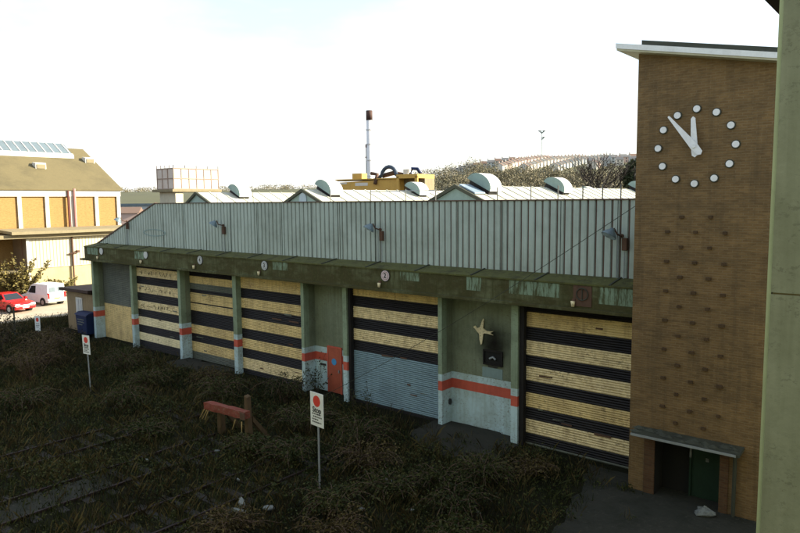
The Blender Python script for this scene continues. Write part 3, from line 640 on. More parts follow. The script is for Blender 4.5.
# clock
ccx, ccz, cr = -6.96 + 1.577, 8.4 + 1.427 * .955, .972
clock = empty('wall_clock', (ccx, TY0, ccz), 'large dial of twelve white studs with two white hands on brick', 'clock')
for k in range(12):
    a = R_(30 * k); c = (ccx + cr * math.sin(a), TY0 - .10, ccz + cr * math.cos(a))
    mb = MB(); mb.disc((c[0], TY0 - .06, c[2]), .086, .03, 18, 0); h = mb.build('hour_stud', 'enamel', clock)
    MB().disc((c[0], TY0 - .03, c[2]), .112, .03, 18).build('stud_shadow_ring', 'felt', h)  # dark disc standing in for the shadow around each stud
def hand(a_deg, length, tail, w0, w1, y, nm):
    a = R_(a_deg); d = Vector((math.sin(a), math.cos(a))); n = Vector((d.y, -d.x)); C = Vector((ccx, ccz))
    P = [C - d * tail - n * w0 * .8, C - d * (tail + .05), C - d * tail + n * w0 * .8, C + n * w0, C + d * length + n * w1, C + d * (length + w1), C + d * length - n * w1, C - n * w0]
    MB().prism([(p.x, p.y) for p in P], y, y + .02).build(nm, 'enamel', clock)
hand(-39.5, 1.04, .24, .10, .028, TY0 - .20, 'minute_hand'); hand(-4, .72, .24, .085, .055, TY0 - .16, 'hour_hand')
mb = MB(); mb.disc((ccx, TY0 - .235, ccz), .05, .235, 14); mb.build('hub', 'enamel', clock)

# ------------------------------------------------------------------ near wing wall at the right
wing = empty('wing_building', (4, -9, 0), 'pale green rendered building wall close by at the right, with dark eaves', 'building')
mb = MB(); mb.box(-1.18, 11, -13.38, -6.5, 0, 7.585); mb.box(-1.18, 11, -13.38, -6.5, 7.60, 10.29); mb.box(-1.18, 11, -13.38, -13.31, 10.291, 11.4); mb.box(10.7, 11, -13.31, -6.5, 10.5, 11.4); mb.box(-1.0, 10.7, -13.31, -6.5, 10.5, 10.56); mb.build('wall', 'wing', wing)
MB().box(-1.17, 10.9, -13.365, -6.6, 7.58, 7.605).build('joint', 'l_roof', wing)
MB().box(-1.215, -1.182, -13.36, -13.28, 0, 10.28).build('lit_edge_strip', 'wing_lit_edge', wing)  # paler strip paints the light on the wall's return edge
mb = MB(); mb.box(-1.54, 11.4, -13.30, -6.1, 10.30, 10.48); mb.build('eaves', 'darkwood', wing)

rg = MB(); rg.box(-34, 14, -34, -21.2, 0, 12.5); rg.build('rear_light_block', 'wing', wing)  # unseen block added behind the camera to cut skylight on yard and facade
MB().box(-34.5, 14.5, -34.5, -20.9, 12.502, 12.8).build('rear_light_block_cap', 'felt', wing)  # top of the added unseen block
# ------------------------------------------------------------------ left brick works
LB = empty('brick_works', (-72, 4, 0), 'sunlit orange brick works with white piers and a brown roof', 'factory')
LX, LY1, LY0 = -67, 15.5, -14
mb = MB(); mb.box(-83, LX, LY0, LY1, 0, 9.75); mb.prism([(-83, 9.75), (LX, 9.75), (-75, 14.3)], LY0 + .01, LY1 - .01); mb.build('wall', 'l_brick', LB)
mb = MB(); sl_ = (14.4 - 9.80) / 7.7
for s, xe in ((1, LX + .35), (-1, -83.35)):
    mb.hexa([(-75, LY0 - .3, 14.36), (xe, LY0 - .3, 9.74), (xe, LY1 + .25, 9.74), (-75, LY1 + .25, 14.36), (-75, LY0 - .3, 14.46), (xe, LY0 - .3, 9.84), (xe, LY1 + .25, 9.84), (-75, LY1 + .25, 14.46)])
rf = mb.build('roof', 'l_roof', LB)
MB().box(LX + .003, LX + .2, LY0, LY1 + .02, 9.15, 9.72).build('white_band', 'l_white', LB)
for y in (-10.4, -6.8, -3.2, .6, 5.75, 8.2, 10.55, 13.0, 15.3):
    MB().box(LX + .003, LX + .16, y - .17, y + .17, 5.9, 9.15).build('pier', 'l_white', LB)
MB().tube([(LX + .28, 10.15, 9.7), (LX + .28, 10.15, 6.0)], .11, 8).build('downpipe', 'maroon', LB)
MB().tube([(LX + .30, 10.75, 9.9), (LX + .30, 10.75, 6.0)], .13, 8).build('vent_pipe', 'pinkpipe', LB)
MB().box(LX + .1, LX + .32, LY0, LY1 + .1, 9.72, 9.82).build('gutter', 'l_beam', LB)
# glazed strip along the ridge
def RP(x, y, h): zz = 14.46 - (x + 75) * (14.46 - 9.84) / 8.35; return (x, y, zz + h)
mb = MB(); mb.hexa([RP(-74.9, -13, .02), RP(-73.0, -13, .02), RP(-73.0, 13.6, .02), RP(-74.9, 13.6, .02), RP(-74.9, -13, .50), RP(-73.0, -13, .42), RP(-73.0, 13.6, .42), RP(-74.9, 13.6, .50)]); gl = mb.build('rooflight', 'glassroof', rf)
mb = MB()
for i in range(33): y = -12.9 + i * .82; mb.hexa([RP(-74.9, y, .501), RP(-72.98, y, .425), RP(-72.98, y + .09, .425), RP(-74.9, y + .09, .501), RP(-74.9, y, .55), RP(-72.98, y, .47), RP(-72.98, y + .09, .47), RP(-74.9, y + .09, .55)])
mb.build('glazing_bar', 'l_white', gl)
MB().hexa([RP(-72.98, -13, .02), RP(-72.75, -13, .02), RP(-72.75, 13.7, .02), RP(-72.98, 13.7, .02), RP(-72.98, -13, .40), RP(-72.75, -13, .30), RP(-72.75, 13.7, .30), RP(-72.98, 13.7, .40)]).build('kerb', 'l_white', gl)
lv = None
for x, y, lab in ((-71.0, 9.3, 'small white box vent on the brown roof, under the glazed strip'), (-72.5, 15.0, 'white box vent at the right end of the brown roof')):
    zz = RP(x, y, 0)[2]
    if lv is None:
        lv = empty('box_vent', (x, y, zz), lab, 'roof vent', 'white box vents on the brown roof')
        mb = MB(); mb.hexa([(x - .2, y - .5, zz - .25), (x + .6, y - .5, zz - .6), (x + .6, y + .5, zz - .6), (x - .2, y + .5, zz - .25), (x - .2, y - .5, zz + .35), (x + .6, y - .5, zz + .25), (x + .6, y + .5, zz + .25), (x - .2, y + .5, zz + .35)]); mb.build('housing', 'l_white', lv)
        MB().box(x + .601, x + .66, y - .4, y + .4, zz - .3, zz + .12).build('louvre', 'l_beam', lv)
    else: dup(lv, (x, y, zz), lab)
# lower projecting block under its flat canopy
BY0, BX = 5.0, -64.0
mb = MB(); mb.box(LX + .02, BX, BY0, 15.2, 2.62, 5.35); mb.build('block_upper_wall', 'l_sheet', LB)
mb = MB(); mb.box(LX + .02, BX - .08, BY0 + .03, 15.2, 0, 2.62); mb.build('block_lower_wall', 'l_cream', LB)
mb = MB()
for i in range(34): mb.box(BX, BX + .02, BY0 + .2 + i * .3, BY0 + .24 + i * .3, 2.7, 5.3)
mb.build('sheet_seam', 'l_cream', LB)
MB().box(LX + .05, BX - .02, BY0 - .02, BY0 - .002, 0, 5.3).build('painted_shade_face', 'l_painted_shade', LB)  # darker sheet paints shade onto the side turned from the sun
MB().box(BX + .002, BX + .06, BY0 - .02, BY0 + .22, 0, 5.3).build('corner_post', 'l_white', LB)
MB().box(LX + .2, BX + .5, LY0, 15.4, 5.40, 5.72).build('canopy_beam', 'l_beam', LB)
MB().hexa([(LX + .17, 3.5, 5.98), (BX + 1.0, 3.5, 5.76), (BX + 1.0, 15.6, 5.76), (LX + .17, 15.6, 5.98), (LX + .17, 3.5, 6.2), (BX + 1.0, 3.5, 6.02), (BX + 1.0, 15.6, 6.02), (LX + .17, 15.6, 6.2)]).build('canopy_roof', 'l_beam', LB)
MB().box(LX + .01, BX + .25, LY0, BY0 - .5, 2.35, 2.5).build('low_ledge', 'l_beam', LB)
MB().tube([(-64.6, BY0 - .15, 5.3), (-64.6, BY0 - .15, 0)], .02, 6).build('thin_pipe', 'maroon', LB)
MB().tube([(LX + .15, 3.2, 5.3), (LX + .15, 3.2, .2)], .14, 8).build('waste_pipe', 'maroon', LB)
MB().tube([(BX + .12, 9.0, 5.4), (BX + .12, 9.0, .1)], .09, 8).build('wall_pipe', 'rust', LB)
mb = MB(); mb.tube([(BX + .1, 8.6, 3.75), (BX + .3, 9.0, 3.8), (BX + .1, 9.5, 3.95)], .07, 6); mb.box(BX + .0, BX + .3, 9.35, 9.6, 3.85, 4.05); mb.build('pipe_bracket', 'rust', LB)
MB().box(BX - .07, BX + .01, 5.4, 5.75, 1.0, 1.9).build('meter_box', 'galv', LB)

# ------------------------------------------------------------------ hut, blue bin, cars
hut = empty('brown_hut', (-44.4, 1.6, 0), 'small brown flat roofed hut beside the depot end wall', 'hut')
MB().box(-46.2, -42.5, .5, 3.2, 0, 2.55).build('wall', 'hut', hut)
mb = MB(); mb.hexa([(-46.6, .15, 2.62), (-42.45, .15, 2.70), (-42.45, 3.5, 2.70), (-46.6, 3.5, 2.62), (-46.6, .15, 2.80), (-42.45, .15, 2.88), (-42.45, 3.5, 2.88), (-46.6, 3.5, 2.80)]); mb.build('roof', 'darkwood', hut)
wf = MB().box(-44.85, -43.95, .45, .498, 1.1, 2.25).build('window_frame', 'l_white', hut)
MB().box(-44.74, -44.43, .43, .448, 1.2, 2.15).build('pane', 'blueglass', wf); MB().box(-44.36, -44.06, .43, .448, 1.2, 2.15).build('pane', 'blueglass', wf)
bn = empty('blue_bin', (-42.4, 0, 0), 'dark blue wheeled bin with pale marks beside the hut', 'bin')
mb = MB(); mb.hexa([(-43.0, -.36, .18), (-41.75, -.36, .18), (-41.75, .36, .18), (-43.0, .36, .18), (-43.1, -.42, 1.38), (-41.62, -.42, 1.38), (-41.62, .42, 1.38), (-43.1, .42, 1.38)]); mb.build('body', 'bluebin', bn, bevel=.04)
mb = MB(); mb.prism([(-.46, 1.385), (.45, 1.385), (.38, 1.5), (.1, 1.56), (-.2, 1.55), (-.4, 1.46)], -43.14, -41.58, 'X'); mb.build('lid', 'bluebin', bn)
for x in (-42.85, -41.9):
    for y in (-.28, .28): MB().tube([(x - .03, y, .09), (x + .03, y, .09)], .09, 10).build('wheel', 'tyre', bn)
mb = MB()
for k, (a, b_, z) in enumerate(((-42.85, -42.1, 1.08), (-42.8, -42.0, .92), (-42.85, -42.3, .76))):
    x = a
    while x < b_: L = rnd.uniform(.04, .12); mb.box(x, x + L, -.425, -.395, z, z + rnd.uniform(.05, .08)); x += L + .03
mb.build('pale_marking', 'litter', bn)

def make_car(name, loc, rz, body, label, cat, van=False):
    o = empty(name, loc, label, cat, None, rz); o['_base'] = (0, 0, 0)
    L, W, H = (4.1, 1.7, 1.42) if not van else (3.9, 1.66, 1.80)
    hl = L / 2
    if not van:
        lower = [(-hl, .35), (-hl + .05, .28), (hl - .1, .26), (hl, .38), (hl - .02, .62), (hl - .25, .76), (hl - 1.15, .90), (-hl + .35, .92), (-hl + .03, .82)]
        cabin = [(hl - 1.25, .88), (hl - 1.95, H), (-hl + 1.0, H), (-hl + .25, .90)]
    else:
        lower = [(-hl, .35), (-hl + .05, .28), (hl - .1, .26), (hl, .38), (hl - .02, .66), (hl - .3, .82), (hl - .95, .95), (-hl + .02, .98)]
        cabin = [(hl - .98, .93), (hl - 1.55, H - .12), (hl - 1.9, H), (-hl + .12, H - .02), (-hl + .03, .95)]
    def shell(poly, w0, w1, zlo, zhi):
        mb = MB(); n = len(poly)
        def hw(z): return (w0 + (w1 - w0) * max(0, min(1, (z - zlo) / (zhi - zlo)))) / 2
        for s in (-1, 1): mb.add([(x, s * hw(z), z) for x, z in poly], [tuple(range(n))])
        mb.add([(x, -hw(z), z) for x, z in poly] + [(x, hw(z), z) for x, z in poly], [(i, (i + 1) % n, n + (i + 1) % n, n + i) for i in range(n)])
        return mb, hw
    mb, _ = shell(lower, W * .96, W, .26, .6); b = mb.build('body', body, o, bevel=.04)
    mb, hw = shell(cabin, W * .97, W * .74 if not van else W * .86, .9, H); cb_ = mb.build('cabin', body, o, bevel=.03)
    def side_glass(p):
        for s in (-1, 1):
            mb = MB(); mb.add([(x, s * (hw(z) + .006), z) for x, z in p], [tuple(range(len(p)))]); mb.build('side_window', 'carglass', o)
    if not van:
        side_glass([(hl - 1.42, .95), (hl - 1.95, H - .09), (hl - 2.45, H - .09), (hl - 2.45, .95)]); side_glass([(hl - 2.53, .95), (hl - 2.53, H - .09), (-hl + 1.05, H - .09), (-hl + .55, .95)])
    else:
        side_glass([(hl - 1.15, 1.02), (hl - 1.6, H - .2), (hl - 2.2, H - .16), (hl - 2.2, 1.02)])
    def front_glass(x0, z0, x1, z1, off, nm):
        mb = MB(); w0, w1 = hw(z0) - .08, hw(z1) - .08
        mb.add([(x0 + off, -w0, z0), (x0 + off, w0, z0), (x1 + off, w1, z1), (x1 + off, -w1, z1)], [(0, 1, 2, 3)]); mb.build(nm, 'carglass', o)
    (xa, za), (xb, zb) = cabin[0], cabin[1]
    front_glass(xa + (xb - xa) * .12, za + (zb - za) * .12, xa + (xb - xa) * .92, za + (zb - za) * .92, .02, 'windscreen')
    if not van:
        (xa, za), (xb, zb) = cabin[3], cabin[2]; front_glass(xa + (xb - xa) * .15, za + (zb - za) * .15, xa + (xb - xa) * .9, za + (zb - za) * .9, -.02, 'rear_window')
    else:
        for s in (-1, 1):
            MB().hexa([(-hl + .02, s * .36 - .27, 1.15), (-hl + .03, s * .36 - .27, 1.15), (-hl + .03, s * .36 + .27, 1.15), (-hl + .02, s * .36 + .27, 1.15), (-hl + .075, s * .36 - .25, 1.55), (-hl + .085, s * .36 - .25, 1.55), (-hl + .085, s * .36 + .25, 1.55), (-hl + .075, s * .36 + .25, 1.55)]).build('rear_pane', 'glassroof', o)
    for s in (-1, 1):
        for x in (hl - .78, -hl + .72):
            MB().tube([(x, s * (W / 2 - .25), .33), (x, s * (W / 2 + .004), .33)], .37, 18).build('wheel_arch', 'tyre', o)
            wv = MB(); wv.tube([(x, s * (W / 2 - .17), .30), (x, s * (W / 2 + .01), .30)], .30, 18); t = wv.build('wheel', 'tyre', o)
            wv = MB(); wv.tube([(x, s * (W / 2 + .0), .30), (x, s * (W / 2 + .025), .30)], .19, 12); wv.build('rim', 'rim', t)
        MB().box(hl - .14, hl + .012, s * .62 - .17, s * .62 + .17, .58, .72).build('headlight', 'lens', o)
        MB().box(-hl - .012, -hl + .1, s * .72 - .08, s * .72 + .08, .62, .82 if not van else 1.1).build('tail_light', 'tail', o)
        MB().box(hl - 1.42, hl - 1.28, s * (W / 2 + .08) - .09, s * (W / 2 + .08) + .09, .94, 1.06).build('door_mirror', body, o)
    MB().box(hl - .05, hl + .03, -W * .48, W * .48, .34, .52).build('bumper', body if not van else 'rim', o, bevel=.02)
    MB().box(-hl - .03, -hl + .05, -W * .48, W * .48, .34, .52).build('bumper', body if not van else 'rim', o, bevel=.02)
    MB().box(hl + .031, hl + .04, -.26, .26, .38, .49).build('number_plate', 'lens', o)
    MB().box(-hl - .04, -hl - .031, -.26, .26, .38 if not van else .56, .49 if not van else .67).build('number_plate', 'plate_y', o)
    return o
make_car('parked_car', (-57.6, 1.0, .006), R_(12), 'carred', 'bright red car parked nose out on the sunlit ground', 'car')
make_car('parked_van', (-59.3, 4.25, .006), R_(190), 'carwhite', 'small white van parked tail out beside the red car', 'van', True)

# ------------------------------------------------------------------ tracks, buffer stop, signs
def track(x0, ya, yb, label):
    o = empty('railway_track', (x0 + .717, yb, 0), label, 'track', 'rusty tracks across the weedy yard')
    for dx in (0, 1.435):
        x = x0 + dx; mb = MB(); mb.prism([(x - .07, -.05), (x + .07, -.05), (x + .07, -.03), (x + .012, -.01), (x + .012, .04), (x + .036, .05), (x + .036, .085), (x - .036, .085), (x - .036, .05), (x - .012, .04), (x - .012, -.01), (x - .07, -.03)], ya, yb); mb.build('rail', 'rail', o)
    y = ya + .3; n = 0
    while y < yb and n < 60:
        MB().box(x0 - .5, x0 + 1.93, y, y + .24, -.1, .016).build('sleeper', 'sleeper', o); y += .72; n += 1
track(-24.02, -24, -3.5, 'rusty track furthest left in the weeds')
track(-20.28, -24, -5.9, 'rusty track ending at the red buffer stop')
track(-16.68, -24, -4.5, 'rusty track nearest the white stop sign')
slab('track_bed', [(-20.1, -24), (-18.95, -24), (-18.95, -10.4), (-20.1, -10.0)], .02, 'asphalt_old', .03)
bs = empty('buffer_stop', (-19.6, -5.8, 0), 'broken timber buffer stop with a faded red beam in the weeds', 'buffer stop')
mb = MB(); n = 11; rings = []
for i in range(n):
    t = i / (n - 1); x = -20.82 + 2.36 * t; zb_, zt_ = .88 + .10 * t, 1.15 + .08 * t; e = .013
    rings.append([(x + rnd.gauss(0, e), -5.96 + rnd.gauss(0, e * .6), zb_ + rnd.gauss(0, e)), (x + rnd.gauss(0, e), -5.97 + rnd.gauss(0, e * .6), (zb_ + zt_) / 2 + rnd.gauss(0, e) - .03), (x + rnd.gauss(0, e), -5.96 + rnd.gauss(0, e * .6), zt_ + rnd.gauss(0, e)), (x, -5.70, zt_ + rnd.gauss(0, e)), (x, -5.70, zb_)])
mb.add([p for r in rings for p in r], [(i * 5 + j, i * 5 + (j + 1) % 5, (i + 1) * 5 + (j + 1) % 5, (i + 1) * 5 + j) for i in range(n - 1) for j in range(5)] + [(0, 1, 2, 3, 4), tuple(range((n - 1) * 5, n * 5))]); mb.build('beam', 'beamred', bs)
for x, z, r in ((-20.32, 1.0, .12), (-18.72, 1.70, .10)): MB().hexa([(x - r, -5.69, 0), (x + r, -5.69, 0), (x + r, -5.46, 0), (x - r, -5.46, 0), (x - r * .8, -5.69, z), (x + r * .75, -5.69, z - .05), (x + r * .75, -5.5, z - .03), (x - r * .8, -5.5, z + .02)]).build('post', 'timber', bs, bevel=.02)
for x in (-20.32, -18.72):
    MB().hexa([(x - .1, -5.46, .75), (x + .1, -5.46, .75), (x + .1, -4.9, .02), (x - .1, -4.9, .02), (x - .1, -5.46, .95), (x + .1, -5.46, .95), (x + .1, -4.7, .02), (x - .1, -4.7, .02)]).build('raking_strut', 'timber', bs)
rw = weathered('rawwood', (.34, .24, .09), (.2, .13, .05), .5, 6)
for x, dx in ((-20.75, -.25), (-20.6, -.22), (-20.5, -.16), (-18.55, .12), (-18.9, -.1)): MB().tube([(x, -6.0, .90), (x + dx * .8, -6.08, .55)], .028, 5, r1=.008).build('splinter', rw, bs)
MB().box(-18.62, -18.36, -6.02, -5.99, .98, 1.22).build('bolt_plate', 'rust', bs)

def stop_sign(base, ztop, w, h, label, rzv=0., lean=0., txt=True):
    o = empty('yard_sign', base, label, 'sign', None, rzv); o['_base'] = (0, 0, 0); o.rotation_euler = (lean, 0, rzv)
    MB().tube([(0, .03, -.1), (0, .03, ztop - .06)], .028, 8).build('post', 'galv', o)
    b = MB().box(-w / 2, w / 2, -.012, .0, ztop - h, ztop).build('board', 'signwhite', o, bevel=.003)
    MB().disc((0, -.017, ztop - h * .25), w * .27, .004, 24).build('red_disc', 'signred', b)
    if txt:
        mb = MB(); add_text(mb, 'Stop', w * .36, (0, -.016, ztop - h * .52), 0, .006)
        for k, (z, a, c) in enumerate(((.64, -.36, .30), (.72, -.30, .36), (.80, -.36, .10), (.88, -.36, .33))):
            x = a * w
            while x < c * w: L = rnd.uniform(.03, .09) * w / .58; mb.box(x, min(x + L, c * w), -.016, -.013, ztop - h * z - .018, ztop - h * z + .018); x += L + .02
        mb.build('lettering', 'ink', b)
    else:
        mb = MB()
        for z, a, c in ((.52, -.3, .3), (.64, -.34, .34), (.74, -.34, .2)):
            x = a * w
            while x < c * w: L = rnd.uniform(.03, .09); mb.box(x, min(x + L, c * w), -.016, -.013, ztop - h * z - .02, ztop - h * z + .02); x += L + .025
        mb.build('lettering', 'ink', b)
    return o
stop_sign((-13.68, -7.0, 0), 3.02, .60, .98, 'white stop sign with red disc on a thin post, nearest the camera', R_(-6))
stop_sign((-29.6, -6.0, 0), 2.58, .52, .86, 'leaning white yard sign with red disc left of the buffer stop', R_(8), R_(1.5))
stop_sign((-44.9, -2.0, 0), 1.30, .5, .95, 'short white yard sign among the weeds below the white van', R_(14), 0, False)
o = empty('bare_pole', (-45.6, -3.1, 0), 'thin dark pole in the brambles in front of the red car', 'pole')
MB().tube([(-45.6, -3.1, 0), (-45.62, -3.1, 1.9)], .05, 8).build('shaft', 'felt', o); MB().box(-45.7, -45.54, -3.18, -3.02, 1.9, 1.95).build('cap', 'rust', o)

# ------------------------------------------------------------------ litter
lit = [((-14.35, -9.25), (.5, .16, .12), 20, 'litter', 'long pale broken plank in the front weeds'), ((-14.75, -8.9), (.42, .2, .14), -30, 'litter', 'grey concrete lump behind the pale plank'), ((-13.95, -8.6), (.3, .3, .06), 50, 'litter', 'crumpled pale sheet right of the pale plank'),
       ((-16.1, -8.0), (.12, .1, .09), 0, 'litter', 'small white scrap left of the near stop sign'), ((-17.3, -5.3), (.14, .12, .1), 30, 'litter', 'pale scrap between buffer stop and near sign'), ((-11.9, -7.1), (.22, .12, .07), 60, 'litter', 'pale scrap right of the near stop sign post'),
       ((-12.5, -5.2), (.34, .16, .05), 12, 'pinkdisc', 'pinkish flat scrap on the edge of the concrete'), ((-10.8, -6.3), (.1, .1, .08), 40, 'litter', 'tiny white scrap in the dark front weeds'), ((-19.7, -8.9), (.14, .1, .08), 20, 'litter', 'white scrap lying on the buffer stop track'), ((-18.6, -7.0), (.16, .14, .06), 70, 'litter', 'white scrap between the second and third tracks'),
       ((-9.35, -5.3), (.12, .1, .08), 15, 'litter', 'small white scrap in the weeds nearest the frame bottom')]
for (x, y), (a, b, h), r, mt, lab in lit:
    a, b, h = a * .62, b * .5, h * .6; mt = 'litter'; mb = MB(); n = 7
    top = [(a * rnd.uniform(.7, 1) * math.cos(2 * math.pi * i / n), b * rnd.uniform(.7, 1) * math.sin(2 * math.pi * i / n)) for i in range(n)]
    mb.add([(p * 1.1, q * 1.1, 0) for p, q in top] + [(p, q, h * rnd.uniform(.6, 1.3)) for p, q in top], [tuple(range(n)), tuple(range(n, 2 * n))] + [(i, (i + 1) % n, n + (i + 1) % n, n + i) for i in range(n)])
    o = mb.build('rubbish', mt); o.location = (x, y, .14); o.rotation_euler = (.1, .15, R_(r)); tag(o, lab, 'rubbish', 'rubbish in the weeds')
o = empty('litter_bag', (-4.72, -1.45, .03), 'crumpled white plastic bag in the tower doorway', 'bag')
mb = MB(); n = 9
for lvl, (r, z) in enumerate(((.16, 0), (.19, .07), (.12, .15), (.03, .2))): pass
vs = []; fs = []
for r, z in ((.20, 0), (.22, .06), (.15, .13), (.05, .19)):
    for i in range(n): k = rnd.uniform(.7, 1.2); vs.append((-4.72 + r * k * 1.3 * math.cos(2 * math.pi * i / n), -1.45 + r * k * math.sin(2 * math.pi * i / n), .032 + z * rnd.uniform(.8, 1.2)))
for l in range(3):
    for i in range(n): fs.append((l * n + i, l * n + (i + 1) % n, (l + 1) * n + (i + 1) % n, (l + 1) * n + i))
fs.append(tuple(range(3 * n, 4 * n))); mb.add(vs, fs); mb.build('crumpled_film', 'litter', o)

# ------------------------------------------------------------------ vegetation
G = np.random.default_rng(11)
def fast_mesh(name, V, Fq, mat, parent=None):
    me = bpy.data.meshes.new(name); me.vertices.add(len(V)); me.vertices.foreach_set('co', V.astype(np.float32).ravel())
    k = Fq.shape[1]; me.loops.add(Fq.size); me.loops.foreach_set('vertex_index', Fq.astype(np.int32).ravel())
    me.polygons.add(len(Fq)); me.polygons.foreach_set('loop_start', np.arange(len(Fq), dtype=np.int32) * k); me.polygons.foreach_set('loop_total', np.full(len(Fq), k, np.int32))
    me.update(calc_edges=True); me.materials.append(M[mat]); o = bpy.data.objects.new(name, me); COL.objects.link(o)
    if parent is not None: o.parent = parent
    return o
def lowfreq(x, y, seed, s=.35):
    r = np.random.default_rng(seed); out = np.zeros_like(x)
    for i in range(7):
        k = s * (1 + i * .7); a = r.uniform(0, 6.28); ph = r.uniform(0, 6.28); out += np.sin((x * math.cos(a) + y * math.sin(a)) * k * 3 + ph) / (1 + i * .5)
    return out / 2.5
def yard_points(n, seed, keep=0.0):
    x = G.uniform(-52, -6.2, n * 3); y = G.uniform(-19, 5, n * 3)
    d = lowfreq(x, y, seed)
    ok = (d > keep + G.normal(0, .25, len(x))) & ((y < .2) | (x < -42))
    edge = G.uniform(0, 1, len(x)) ** 2 * 1.4
    ok &= ~((y > -.35 - edge * .6) & (x > -41.6) & (G.uniform(0, 1, len(x)) > .12))
    ok &= ~((x > -8.3 - y * .16 * -1 * 0 + (-y) * .12 + edge * .5) & (lowfreq(x, y, 77, .9) < .6))
    ok &= ~((x > -14.9) & (x < -11) & (y > -2.2 + edge) & (lowfreq(x, y, 41, 1.1) < .35))
    ok &= ~((x > -31.7) & (x < -27.4) & (y > -1.4 + edge * .5) & (G.uniform(0, 1, len(x)) > .1))
    ok &= ~((x > -20.1) & (x < -19.0) & (y < -10.3) & (G.uniform(0, 1, len(x)) > .5))
    ok &= ~((x < -51.2))
    ok &= ~((x > -46.4) & (x < -41) & (y > -.4))
    for xr in (-24.02, -20.28, -18.85, -16.68):
        ok &= ~((np.abs(x - xr) < .10) & (y < -6.5 + lowfreq(x, y, 31) * 4) & (G.uniform(0, 1, len(x)) > .25))
    return x[ok][:n], y[ok][:n]
def blades(x, y, per, hmin, hmax, wid, lean, mat, name, kind='stuff', hscale=None):
    n = len(x); X = np.repeat(x, per) + G.normal(0, .07, n * per); Y = np.repeat(y, per) + G.normal(0, .07, n * per)
    m = len(X); h = G.uniform(hmin, hmax, m) * (np.repeat(hscale, per) if hscale is not None else 1); a = G.uniform(0, 6.28, m); l = np.abs(G.normal(0, lean, m)) * h
    wv = wid * G.uniform(.6, 1.4, m); px, py = -np.sin(a) * wv, np.cos(a) * wv; dx, dy = np.cos(a) * l, np.sin(a) * l
    V = np.zeros((m, 4, 3)); z0 = np.zeros(m)
    V[:, 0] = np.stack([X - px * .5, Y - py * .5, z0], 1); V[:, 1] = np.stack([X + px * .5, Y + py * .5, z0], 1)
    V[:, 2] = np.stack([X + dx * .55 + px * .4, Y + dy * .55 + py * .4, h * .65], 1); V[:, 3] = np.stack([X + dx, Y + dy, h * .9], 1)
    return fast_mesh(name, V.reshape(-1, 3), np.arange(m * 4).reshape(m, 4), mat)
def leaves(cen, size, mat, name, parent=None, flat=.6):
    m = len(cen); a = G.normal(0, 1, (m, 3)); a[:, 2] *= flat; a /= np.linalg.norm(a, axis=1)[:, None]
    b = np.cross(a, G.normal(0, 1, (m, 3))); b /= np.linalg.norm(b, axis=1)[:, None] + 1e-9
    s = size * G.uniform(.55, 1.4, m)[:, None]; V = np.zeros((m, 4, 3))
    V[:, 0] = cen - a * s; V[:, 1] = cen + b * s * .5; V[:, 2] = cen + a * s; V[:, 3] = cen - b * s * .5
    return fast_mesh(name, V.reshape(-1, 3), np.arange(m * 4).reshape(m, 4), mat, parent)
x, y = yard_points(20000, 3, -.9); tag(blades(x, y, 6, .05, .26, .018, .5, 'leaf_dark', 'rough_grass'), 'short dark rough grass over the yard', 'grass', None, 'stuff')
x, y = yard_points(11000, 5, -.4); tag(blades(x, y, 5, .10, .52, .009, .45, 'leaf_dead', 'dead_grass'), 'dry brown dead grass stalks over the yard', 'grass', None, 'stuff')
x, y = yard_points(11000, 9, -.2); per = 10; hh = .12 + .5 * np.clip(lowfreq(x, y, 9), 0, 1)
cen = np.stack([np.repeat(x, per) + G.normal(0, .14, len(x) * per), np.repeat(y, per) + G.normal(0, .14, len(x) * per), np.abs(np.repeat(hh, per) * G.uniform(.1, 1.1, len(x) * per))], 1)
tag(leaves(cen, .040, 'leaf_bramble', 'low_weeds'), 'low leafy dark weeds matted over the yard', 'weeds', None, 'stuff')
def bramble(base, r, h, nst, nleaf, label, leaf='leaf_bramble', stem='cane', cat='bush', name='bramble_bush', lsize=.042, group='bramble and weed bushes in the yard', up=.5, sr=.012):
    o = empty(name, (base[0], base[1], 0), label, cat, group); mb = MB(); C = []
    for i in range(nst):
        a = rnd.uniform(0, 6.28); rr = r * rnd.uniform(.5, 1.1); hh = h * rnd.uniform(.6, 1.15); pts = []
        bx, by = base[0] + rnd.gauss(0, .12 * r), base[1] + rnd.gauss(0, .12 * r)
        for k in range(7):
            t = k / 6; z = hh * (math.sin(t * math.pi * (1 - up * .5)) if up < 1 else t) ; pts.append((bx + math.cos(a) * rr * t ** 1.3 + rnd.gauss(0, .03), by + math.sin(a) * rr * t ** 1.3 + rnd.gauss(0, .03), max(.01, z)))
        mb.tube(pts, sr, 4, r1=sr * .35)
        for j in range(nleaf):
            t = rnd.uniform(.12, 1) * 5.99; k = int(t); p = Vector(pts[k]).lerp(Vector(pts[k + 1]), t - k); C.append((p.x + rnd.gauss(0, .09), p.y + rnd.gauss(0, .09), max(.03, p.z + rnd.gauss(0, .07))))
    mb.build('stems', stem, o)
    C = np.array(C) - np.array([base[0], base[1], 0]); leaves(C, lsize, leaf, 'foliage', o); return o
